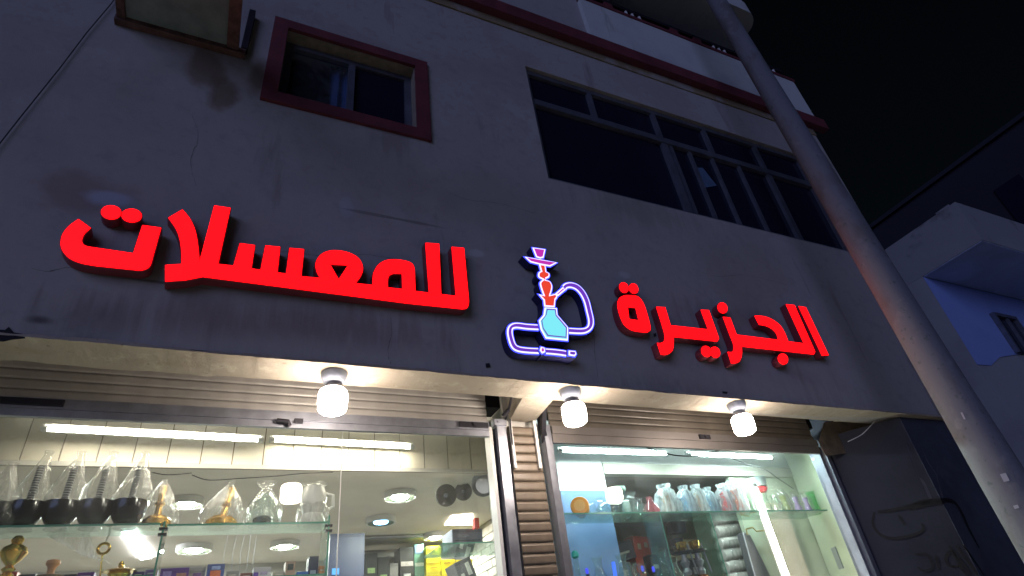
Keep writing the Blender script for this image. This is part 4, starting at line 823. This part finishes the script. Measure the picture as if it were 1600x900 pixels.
# wires under the left shop ceiling
for pts, lb in (([(300,742),(325,750),(370,748),(430,744),(470,740),(520,738)], 'thin dark wire sagging under the left shop ceiling'), ([(238,738),(262,742),(300,739)], 'short wire stub beside the tiled bulkhead')):
    tag(obj('wire', MB().tube([atY(x, y, 1.3) for x, y in smooth_line(pts, 4)], .0028, 5), M_DARKM, None, True), lb, 'wire')
tag(obj('wire', MB().tube([atY(x, y, .72) for x, y in smooth_line([(1010, 699), (1035, 707), (1060, 712), (1090, 712), (1115, 706), (1140, 699)], 4)], .0045, 6), M_DARKM, None, True), 'dark wire sagging across the top of the right shop window', 'wire')
tag(obj('wire', MB().tube([atY(x, y, .95) for x, y in smooth_line([(1140, 715), (1170, 726), (1196, 734), (1215, 747), (1240, 764)], 4)], .003, 5), M_DARKM, None, True), 'grey wire slanting down at the top right of the right window', 'wire')
tag(obj('wire', MB().tube([atY(x, y, .12) for x, y in smooth_line([(1368, 657), (1358, 668), (1345, 680), (1325, 690)], 4)], .0028, 5), M_WHITE, None, True), 'pale loose wire below the right end of the soffit', 'wire')

# goods in the right window
def put(px, Y=.97, z=None): p = base(px, Y, ZS3 if z is None else z); return p, mpp(p)
p, k = put(905); t = thing('orange_cup', 'bright orange cup lying on the right window shelf', 'cup', p)
cc = p+Vector((0, -.03, 15*k)); ax = Vector((-.55, -.8, .1))
obj('cup_body', MB().lathe(cc+ax.normalized()*-.07, [(13*k, 0), (14.5*k, .03), (15*k, .07), (13.5*k, .085), (10*k, .088)], 26, ax=ax), mat('orange_plastic', (.90, .36, .03), .35), t, True)
obj('cup_base', MB().lathe(cc+ax.normalized()*.0185, [(9*k, 0), (9*k, .004), (7*k, .0045)], 24, ax=ax), mat('light_orange_plastic', (.95, .50, .12), .4), t, True)
def vase(px, prof, m, label, Y=.97, name='glass_vase', cat='vase', z=None, group='glass vases in the right window', extra=None):
    p, k = put(px, Y, z); t = thing(name, label, cat, p, group)
    obj('body', MB().lathe(p+Vector((0, 0, .001)), [(r*k, h*k) for r, h in prof], 22, close=False), m, t, True)
    if extra:
        for nm, pr, mm in extra: obj(nm, MB().lathe(p+Vector((0, 0, .001)), [(r*k, h*k) for r, h in pr], 20), mm, t, True)
    return t
p, k = put(958, 1.0); t = thing('glass_vase', 'clear glass vase lying on its side beside the orange cup', 'vase', p, 'glass vases in the right window')
obj('body', MB().lathe(p+Vector((-22*k, 0, 12*k)), [(8*k, 0), (12*k, 5*k), (12*k, 18*k), (9*k, 28*k), (13*k, 38*k), (14*k, 46*k)], 20, ax=(1, -.2, 0), close=False), M_CGLASS, t, True)
obj('rim', MB().lathe(p+Vector((24*k, -.018, 12*k)), [(13*k, 0), (15*k, 1*k), (14*k, 3*k)], 20, ax=(1, -.2, 0)), M_WHITE, t, True)
M_GREENP = mat('sea_green_plastic', (.10, .45, .33), .4); M_PINK = thin('pink_glass', (.95, .55, .6), 2, milk=.6, milkcol=(.75, .22, .25)); M_PURG = thin('lilac_glass', (.85, .75, .95), 2, milk=.6, milkcol=(.62, .48, .75))
vase(975, [(12, 0), (13, 8), (9, 22), (8, 34), (12, 42)], M_CGLASS, 'glass jar with a green lid, right of the reflected bulb', Y=1.05, name='lidded_jar', cat='jar', extra=(('green_lid', [(12, 42), (13, 45), (12, 49), (8, 50)], mat('pale_green_lid', (.45, .7, .58), .4)),))
for px, lb, Yv in ((985, 'small clear tumbler left of the pink vase', .93), (998, 'small clear tumbler nearest the pink vase', 1.02), (1008, 'low clear glass dish behind the pink vase', 1.06)):
    vase(px, [(7, 0), (9, 4), (10, 14), (11, 22)], M_CGLASS, lb, Y=Yv, name='glass_tumbler', cat='glass', group='small clear tumblers')
vase(1020, [(11, 0), (13, 5), (10, 12), (5, 18), (5, 26)], M_PINK, 'small pink glass vase by the shelf bracket', Y=.92)
def bagged(px, w_, h_, m_in, label, seed, Y=.98, mbag=None, inner=None):
    p, k = put(px, Y); t = thing('bagged_vase', label, 'vase', p, 'vases in pale bags in the right window')
    pr = inner or [(w_*.55, 0), (w_*.6, h_*.2), (w_*.35, h_*.45), (w_*.42, h_*.6), (w_*.5, h_*.75), (w_*.3, h_*.78)]
    obj('body', MB().lathe(p+Vector((0, 0, .002)), [(r*k, h*k) for r, h in pr], 20), m_in, t, True)
    c = p; b = MB().lathe(c, [(w_*.6*k, .001), (w_*.95*k, 3*k), (w_*k, h_*.35*k), (w_*.92*k, h_*.6*k), (w_*.8*k, h_*.82*k), (w_*.45*k, h_*.95*k), (w_*.6*k, h_*1.08*k)], 24, wob=.22, seed=seed, close=False)
    obj('plastic_bag', b, mbag or M_BAGB, t, True); return t
M_BR = mat('brown_striped_ceramic', (.40, .26, .16), .4, var=.5, vscale=40); M_BL = mat('blue_striped_glass', (.20, .42, .60), .3, var=.5, vscale=40); M_RD = mat('red_ceramic', (.75, .04, .05), .35)
bagged(1048, 20, 44, M_BR, 'brown banded vase in a pale blue bag, leftmost bagged one', 41)
bagged(1078, 14, 42, M_BL, 'blue banded vase in a pale bag beside the brown one', 42)
bagged(1098, 13, 42, M_BR, 'slim brown vase in a pale bag in the middle of the row', 43, Y=.95)
bagged(1116, 13, 40, M_BL, 'blue vase in a pale bag left of the red one', 44, Y=1.0)
bagged(1140, 14, 44, M_RD, 'red vase in a pale bag', 45)
bagged(1158, 15, 48, mat('orange_red_ceramic', (.70, .14, .05), .4), 'orange red vase in a tall pale bag by the upright tube', 46, Y=.95)
vase(1172, [(9, 0), (10, 10), (6, 22), (8, 32), (10, 36)], M_CGLASS, 'small clear vase just left of the upright tube', Y=1.05)
vase(1200, [(10, 0), (9, 14), (7, 24), (9, 34), (13, 42), (14, 50)], M_CGLASS, 'tall vase with white and red banded top right of the tube', Y=.98, extra=(('red_band', [(10.2, 34), (12.2, 37), (13.2, 40), (9, 40.2)], M_RD), ('pale_cup', [(13.4, 42), (14.6, 50), (14.8, 56), (11, 56.5)], mat('pale_teal_ceramic', (.5, .66, .66), .4)), ('green_foot', [(10.5, 0), (10.5, 3), (8, 3.5)], M_GREENP)))
bagged(1232, 11, 34, mat('olive_glass', (.35, .42, .15), .3), 'olive vase in a clear pointed bag', 51, Y=.95, mbag=M_BAG)
bagged(1250, 9, 30, mat('lilac_ceramic', (.55, .40, .70), .3), 'lilac vase in a clear bag', 52, Y=.93, mbag=M_BAG)
bagged(1266, 9, 30, mat('lilac_ceramic', (.55, .40, .70), .3), 'second lilac vase, nearer the right wall', 53, Y=.96, mbag=M_BAG)
vase(1278, [(6, 0), (7, 8), (5, 16), (6, 28), (7, 34)], thin('green_glass', (.55, .9, .6), 2, milk=.6, milkcol=(.2, .55, .25)), 'small green patterned vase at the right end of the shelf', Y=1.0)
# lower right window: vases low in frame
ZV = atY(1000, 935, .9).z
s7 = shelf(1.82, 3.55, ZV, .87, 1.08, 'lower glass shelf in the right window, below the frame edge')
for px, lb in ((938, 'slim clear vase with a teal stopper at the far left'), (977, 'clear hookah vase with a notched neck against the blue panel'), (1021, 'clear hookah vase in front of the red carton'), (1041, 'clear vase with flared mouth right of the red carton')):
    ex = (('teal_stopper', [(3, 66), (6, 69), (6, 74), (3, 78)], mat('teal_plastic', (.0, .45, .45), .4)),) if px == 938 else None
    pxx = {938: 903, 977: 937, 1021: 976, 1041: 1040}[px]
    vase(pxx+8, [(5, 0), (14, 6), (18, 18), (15, 30), (8, 42), (6, 52), (7, 60), (10, 66)] if px != 938 else [(5, 0), (7, 10), (5, 30), (4, 66)], M_CGLASS, lb, Y=.97, z=ZV, extra=ex)
t = thing('blue_led_strip', 'short bright blue lamp glowing low against the blue panel', 'lamp', atY(966, 900, 1.1)); obj('glow_bar', MB().tube([atY(958, 878, 1.12), atY(964, 915, 1.12)], .012, 10), emat('blue_bar_glow', (.05, .16, 1), 1.6), t, True); obj('lamp_foot', MB().box(tuple(atY(964, 915, 1.12)-Vector((.02, .02, .03))), tuple(atY(964, 915, 1.12)+Vector((.02, .02, .0)))), M_BLACK, t)
# rear goods of the right shop
YQ = 2.2
def qcart(x0, x1, yt, yb, Y, col, lb, rot=0, dep=.15, patch=(), **kw): return carton(x0, x1, yt, Y, atY((x0+x1)/2, yb, Y).z, col, lb, dep=dep, rot=rot, patch=patch, group='cartons at the back of the right shop', **kw)
qcart(955, 988, 846, 876, YQ, (.03, .025, .035), 'black tilted carton with faint lettering behind the glass', rot=-.2, patch=((0, -.2, .5, .12, (.4, .42, .36)),))
qcart(986, 1012, 838, 905, YQ+.1, (.42, .07, .04), 'dark red tilted carton with pale squares', rot=.1, patch=((-.4, .5, .2, .14, (.5, .42, .3)), (.4, .6, .2, .12, (.45, .35, .25)), (.3, -.6, .4, .2, (.65, .16, .05))))
qcart(958, 984, 878, 930, YQ-.1, (.05, .05, .055), 'black carton below the tilted one', patch=((0, .2, .3, .3, (.3, .28, .25)),))
qcart(1014, 1028, 866, 915, YQ, (.05, .05, .05), 'dark narrow carton right of the red one', patch=((0, .2, .6, .14, (.4, .42, .38)),))
qcart(1048, 1070, 814, 832, YQ-.2, (.02, .022, .028), 'small black box high on the rear wall', dep=.08)
qcart(1054, 1066, 840, 852, YQ-.2, (.02, .022, .028), 'small black speaker under the black box', dep=.08)
# white wrapped rolls
rolls = 'white padded rolls in plastic'
for i, (py, pw) in enumerate(((812, 36), (832, 38), (850, 38), (868, 38), (886, 38), (904, 38))):
    c = atY(1136+i*5, py, 1.45); k = mpp(c)
    t = thing('wrapped_roll', 'white wrapped roll, %s of the stack left of the upright tube' % ('topmost', 'second from the top', 'third from the top', 'fourth from the top', 'fifth from the top', 'lowest')[i], 'roll', c-Vector((0, 0, 10*k)), rolls)
    obj('roll_body', MB().lathe(c-Vector((pw*.8*k, 0, 0)), [(3*k, 0), (8*k, 2*k), (10.5*k, 12*k), (10*k, pw*.8*k), (10.5*k, pw*1.4*k), (7*k, pw*1.6*k), (3*k, pw*1.64*k)], 20, ax=(1, 0, .06), wob=.12, seed=i*3), mat('white_padding', (.60, .56, .52), .6, var=.15, vscale=12, bump=.6, bscale=20), t, True)
    obj('plastic_wrap', MB().lathe(c-Vector((pw*.84*k, 0, 0)), [(3*k, 0), (9*k, 1*k), (11.6*k, 10*k), (11.2*k, pw*.8*k), (11.6*k, pw*1.5*k), (8*k, pw*1.68*k)], 20, ax=(1, 0, .06), wob=.2, seed=i*3+1, close=False), M_BAG, t, True)
# more glassware, jars and cartons that crowd both windows
rnd = random.Random(5)
for px, Yc, sc, lb in ((930, 1.05, .8, 'small clear jug behind the orange cup'), (945, 1.07, 1.0, 'round clear flask behind the lying vase'), (992, 1.07, 1.2, 'tall clear flask at the rear of the shelf'), (1003, .92, .7, 'tiny clear pot in front of the tumblers'), (1064, 1.08, 1.1, 'clear flask hidden between the brown and blue bags'), (1088, 1.07, 1.0, 'clear flask between the slim brown and blue bags'), (1128, 1.08, 1.0, 'clear flask behind the red vase'), (1186, 1.07, .9, 'clear pot behind the upright tube'), (1218, .94, .8, 'small clear beaker right of the banded vase')):
    vase(px, [(8*sc, 0), (13*sc, 5*sc), (12*sc, 16*sc), (6*sc, 24*sc), (6*sc, 30*sc), (9*sc, 34*sc)], M_CGLASS, lb, Y=Yc)
for px, Yc, z_, lb in ((992, .95, ZV, 'low dark glass vase base below the black carton'), (1008, .99, ZV, 'clear hookah vase in front of the dark narrow carton'), (1058, .95, ZV, 'clear round vase with blue rim beside the hookahs')):
    vase(px+6, [(5, 0), (13, 6), (16, 18), (13, 28), (7, 38), (6, 46), (9, 52)], M_CGLASS, lb, Y=Yc, z=z_)
for i, (x, y) in enumerate(((1005, 893), (1022, 894), (918, 897))):
    c = atY(x, y, 1.12); t = thing('blue_lamp', 'tiny blue lamp in the right window, %s' % ('left of the pair by the red carton', 'right of the pair by the red carton', 'alone against the blue panel')[i], 'lamp', c, 'tiny blue lamps'); obj('glow', MB().lathe(c, [(.004, 0), (.010, .006), (.010, .03), (.004, .036)], 12), emat('small_blue_glow', (.06, .07, 1), 1.3), t, True); obj('lamp_foot', MB().lathe(c-Vector((0, 0, .012)), [(.012, 0), (.012, .011)], 12), M_BLACK, t, True)
qcart(1028, 1040, 852, 880, YQ+.2, (.24, .20, .13), 'brown carton behind the glass upright', patch=((0, .2, .5, .2, (.5, .46, .38)),))
qcart(1040, 1054, 858, 890, YQ, (.12, .10, .07), 'dark brown carton left of the hookahs', patch=((0, .3, .6, .1, (.5, .46, .3)),))
qcart(1066, 1090, 842, 872, YQ-.2, (.34, .30, .20), 'tan carton behind the hookah bowls', patch=((0, 0, .5, .3, (.2, .15, .1)),))
qcart(1062, 1100, 874, 910, YQ-.2, (.03, .03, .035), 'wide black carton behind the hookah stems', patch=((.2, 0, .3, .3, (.3, .3, .3)),))
# strings of small things and packs hanging or standing on the lower left shelf
for i, (x0, x1, yt, col, lb) in enumerate(((6, 28, 893, (.55, .05, .05), 'red packet at the foot of the golden stem'), (30, 56, 897, (.03, .03, .06), 'dark navy packet beside the red one'), (96, 120, 897, (.05, .04, .07), 'dark packet right of the wooden jar'), (122, 148, 894, (.20, .07, .33), 'purple packet before the golden trinket'), (208, 226, 893, (.14, .06, .30), 'purple packet left of the glass divider'), (228, 247, 890, (.30, .18, .45), 'pale purple packet touching the glass divider'), (354, 374, 892, (.35, .34, .33), 'grey packet right of the blue orange carton'), (376, 395, 895, (.30, .10, .08), 'brown red packet left of the white carton'), (426, 445, 893, (.62, .60, .55), 'cream packet right of the white carton'), (499, 508, 884, (.75, .28, .12), 'orange packet against the right glass divider'))):
    carton(x0, x1, yt, .99, ZL-.03 if x1 < 250 else ZB, col, lb, dep=.06, patch=((0, .3, .6, .1, (.6, .55, .5)),))
for i, px in enumerate((356, 370, 382, 392, 401)):
    a = atY(px, 836+rnd.uniform(-2, 2), 1.2); tag(obj('hanging_chain', MB().tube([a, a-Vector((rnd.uniform(-.01, .01), 0, .09)), a-Vector((0, 0, .2))], .0011, 5), M_ALU, None, True), 'thin bright chain hanging below the bagged vases', 'chain', 'bright chains below the shelf')
# grey case and brass hookah pieces
t = thing('grey_case', 'tall grey case leaning in front of the white rolls', 'case', atY(1180, 905, 1.2))
q = [atY(x, y, 1.18) for x, y in ((1160, 832), (1172, 836), (1206, 905), (1182, 912))]
b = MB(); b.v = q+[v+Vector((0, .06, 0)) for v in q]; b.f = [(3,2,1,0),(4,5,6,7),(0,1,5,4),(1,2,6,5),(2,3,7,6),(3,0,4,7)]; obj('case_body', b, mat('grey_leatherette', (.13, .12, .13), .5, bump=.3), t)
obj('chrome_edge', MB().tube([q[0]+Vector((0, -.004, 0)), q[3]+Vector((0, -.004, 0))], .005, 8), M_ALU, t, True); obj('handle', MB().tube([atY(x, y, 1.16) for x, y in ((1168, 836), (1166, 827), (1176, 824), (1182, 830), (1200, 828))], .006, 8), mat('brass_handle', (.5, .38, .16), .35, .9), t, True)
M_COP = mat('copper_metal', (.55, .16, .06), .25, .9)
for px, Yc, hh, lb, mm in ((1084, 1.02, 50, 'brass topped hookah with dark bowl', M_GOLD), (1106, 1.0, 46, 'hookah with a copper base and steel tongs', M_COP)):
    p, k = put(px, Yc, ZV); t = thing('hookah', lb, 'hookah', p, 'assembled hookahs in the right window')
    obj('vase', MB().lathe(p, [(12*k, 0), (16*k, 6*k), (15*k, 18*k), (8*k, 28*k)], 22), mm, t, True)
    obj('stem', MB().lathe(p+Vector((0, 0, 28*k)), [(5*k, 0), (7*k, 6*k), (4*k, 12*k), (8*k, 20*k), (4*k, 26*k), (4*k, 32*k)], 18), M_ALU, t, True)
    obj('tray', MB().lathe(p+Vector((0, 0, 60*k)), [(4*k, 0), (17*k, 2*k), (18*k, 4*k), (5*k, 3*k)], 24), M_DARKM, t, True)
    obj('bowl', MB().lathe(p+Vector((0, 0, 64*k)), [(4*k, 0), (8*k, 6*k), (9*k, 14*k), (6*k, 15*k)], 18), M_GOLD, t, True)
    obj('tongs', MB().tube([p+Vector((9*k, -.02, 74*k)), p+Vector((16*k, -.02, 30*k))], 1.6*k, 6), M_ALU, t, True)
obj('tan_wall_board', MB().box((atY(1205, 830, 1.12).x, 1.13, .05), (atY(1242, 830, 1.12).x, 1.16, 2.55)), mat('beige_board', (.55, .46, .34), .6), B)
for x, y in ((1312, 865), (1290, 880)):
    c = atX(x, y, 4.31); c = atY(x, y, 1.0); tag(obj('socket_plate', MB().obox(Vector((4.24+(c.y-.8)*.45-.008, c.y, c.z)), Vector((.45*.02, .02, 0))*1.6, Vector((-.003, .0015, 0)), Vector((0, 0, .045))), mat('grey_plate', (.25, .27, .27), .5)), 'small grey plate on the pale green side wall, %s' % ('upper' if y == 865 else 'lower'), 'wall plate')

# ------------------------------------------------------------------ neighbours
NB = thing('neighbour_building', 'pale blue grey building with overhanging upper floor beyond the pole', 'building', (11, 4, 0))
M_NU = plaster('neighbour_upper_plaster', (.26, .26, .27), [((.10, .09, .09), 2.2, .55, .1, .7, 5, I3), ((.34, .34, .35), 1.4, .5, .2, .5, 2, I3)])
M_NL = plaster('neighbour_lower_plaster', (.30, .30, .31), [((.22, .21, .22), 1.4, .5, .2, .6, 8, I3)])
M_NB = plaster('painted_blue_light', (.24, .32, .62), [((.20, .27, .52), 1.5, .5, .2, .5, 3, I3)])
obj('upper_floor', MB().box((8.0, .2, 5.415), (16, 9, 6.04)), M_NU, NB)
obj('overhang_soffit', MB().box((8.01, .21, 5.405), (16, .985, 5.4135)), mat('bounce_lit_soffit', (.50, .58, .80), .8, var=.15, vscale=2), NB)  # underside sheet painted paler in place of bounced light
obj('roof_parapet', MB().box((8.12, .32, 6.041), (16, .5, 6.13)), M_NU, NB)
obj('lower_wall', MB().box((8.003, 1.0, 0), (16, 8.9, 5.414)), M_NL, NB)
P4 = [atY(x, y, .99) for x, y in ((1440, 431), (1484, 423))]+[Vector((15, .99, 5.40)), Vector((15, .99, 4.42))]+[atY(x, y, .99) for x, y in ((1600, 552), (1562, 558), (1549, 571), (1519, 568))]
obj('blue_lit_patch', MB().prism([[(max(8.004, p.x), min(5.40, p.z)) for p in P4]], .990, .998), M_NB, NB)  # blue light on the wall and its shadow edge, painted as a patch
nw = part('window', NB)
wq = [atY(x, y, .95) for x, y in ((1538, 489), (1600, 503), (1612, 548), (1572, 550))]
x0, x1 = 9.07, 9.62; z1, z0 = 4.98, 4.38
for a, c in (((x0, .93, z0), (x0+.04, .989, z1)), ((x1-.04, .93, z0), (x1, .989, z1)), ((x0+.041, .93, z1-.05), (x1-.041, .989, z1)), ((x0+.30, .94, z0), (x0+.33, .989, z1-.051))): obj('frame', MB().box(a, c), M_ALU_D, nw)
obj('pane', MB().box((x0+.041, .975, z0), (x1-.041, .985, z1-.051)), M_PANE_D, nw)
TB = thing('dark_building', 'tall unlit building barely visible behind the pale one at far right', 'building', (18, 6, 0))
obj('wall', MB().box((12.2, -.4, 0), (24, 14, 8.95)), mat('dark_far_wall', (.016, .016, .026), .9, var=.3, vscale=.7), TB)
obj('window', MB().box((12.17, .5, 7.2), (12.199, .95, 8.1)), M_PANE_D, TB)
obj('roof_edge', MB().box((12.12, -.48, 8.952), (24.05, 14.05, 9.04)), MATS['dark_far_wall'], TB)
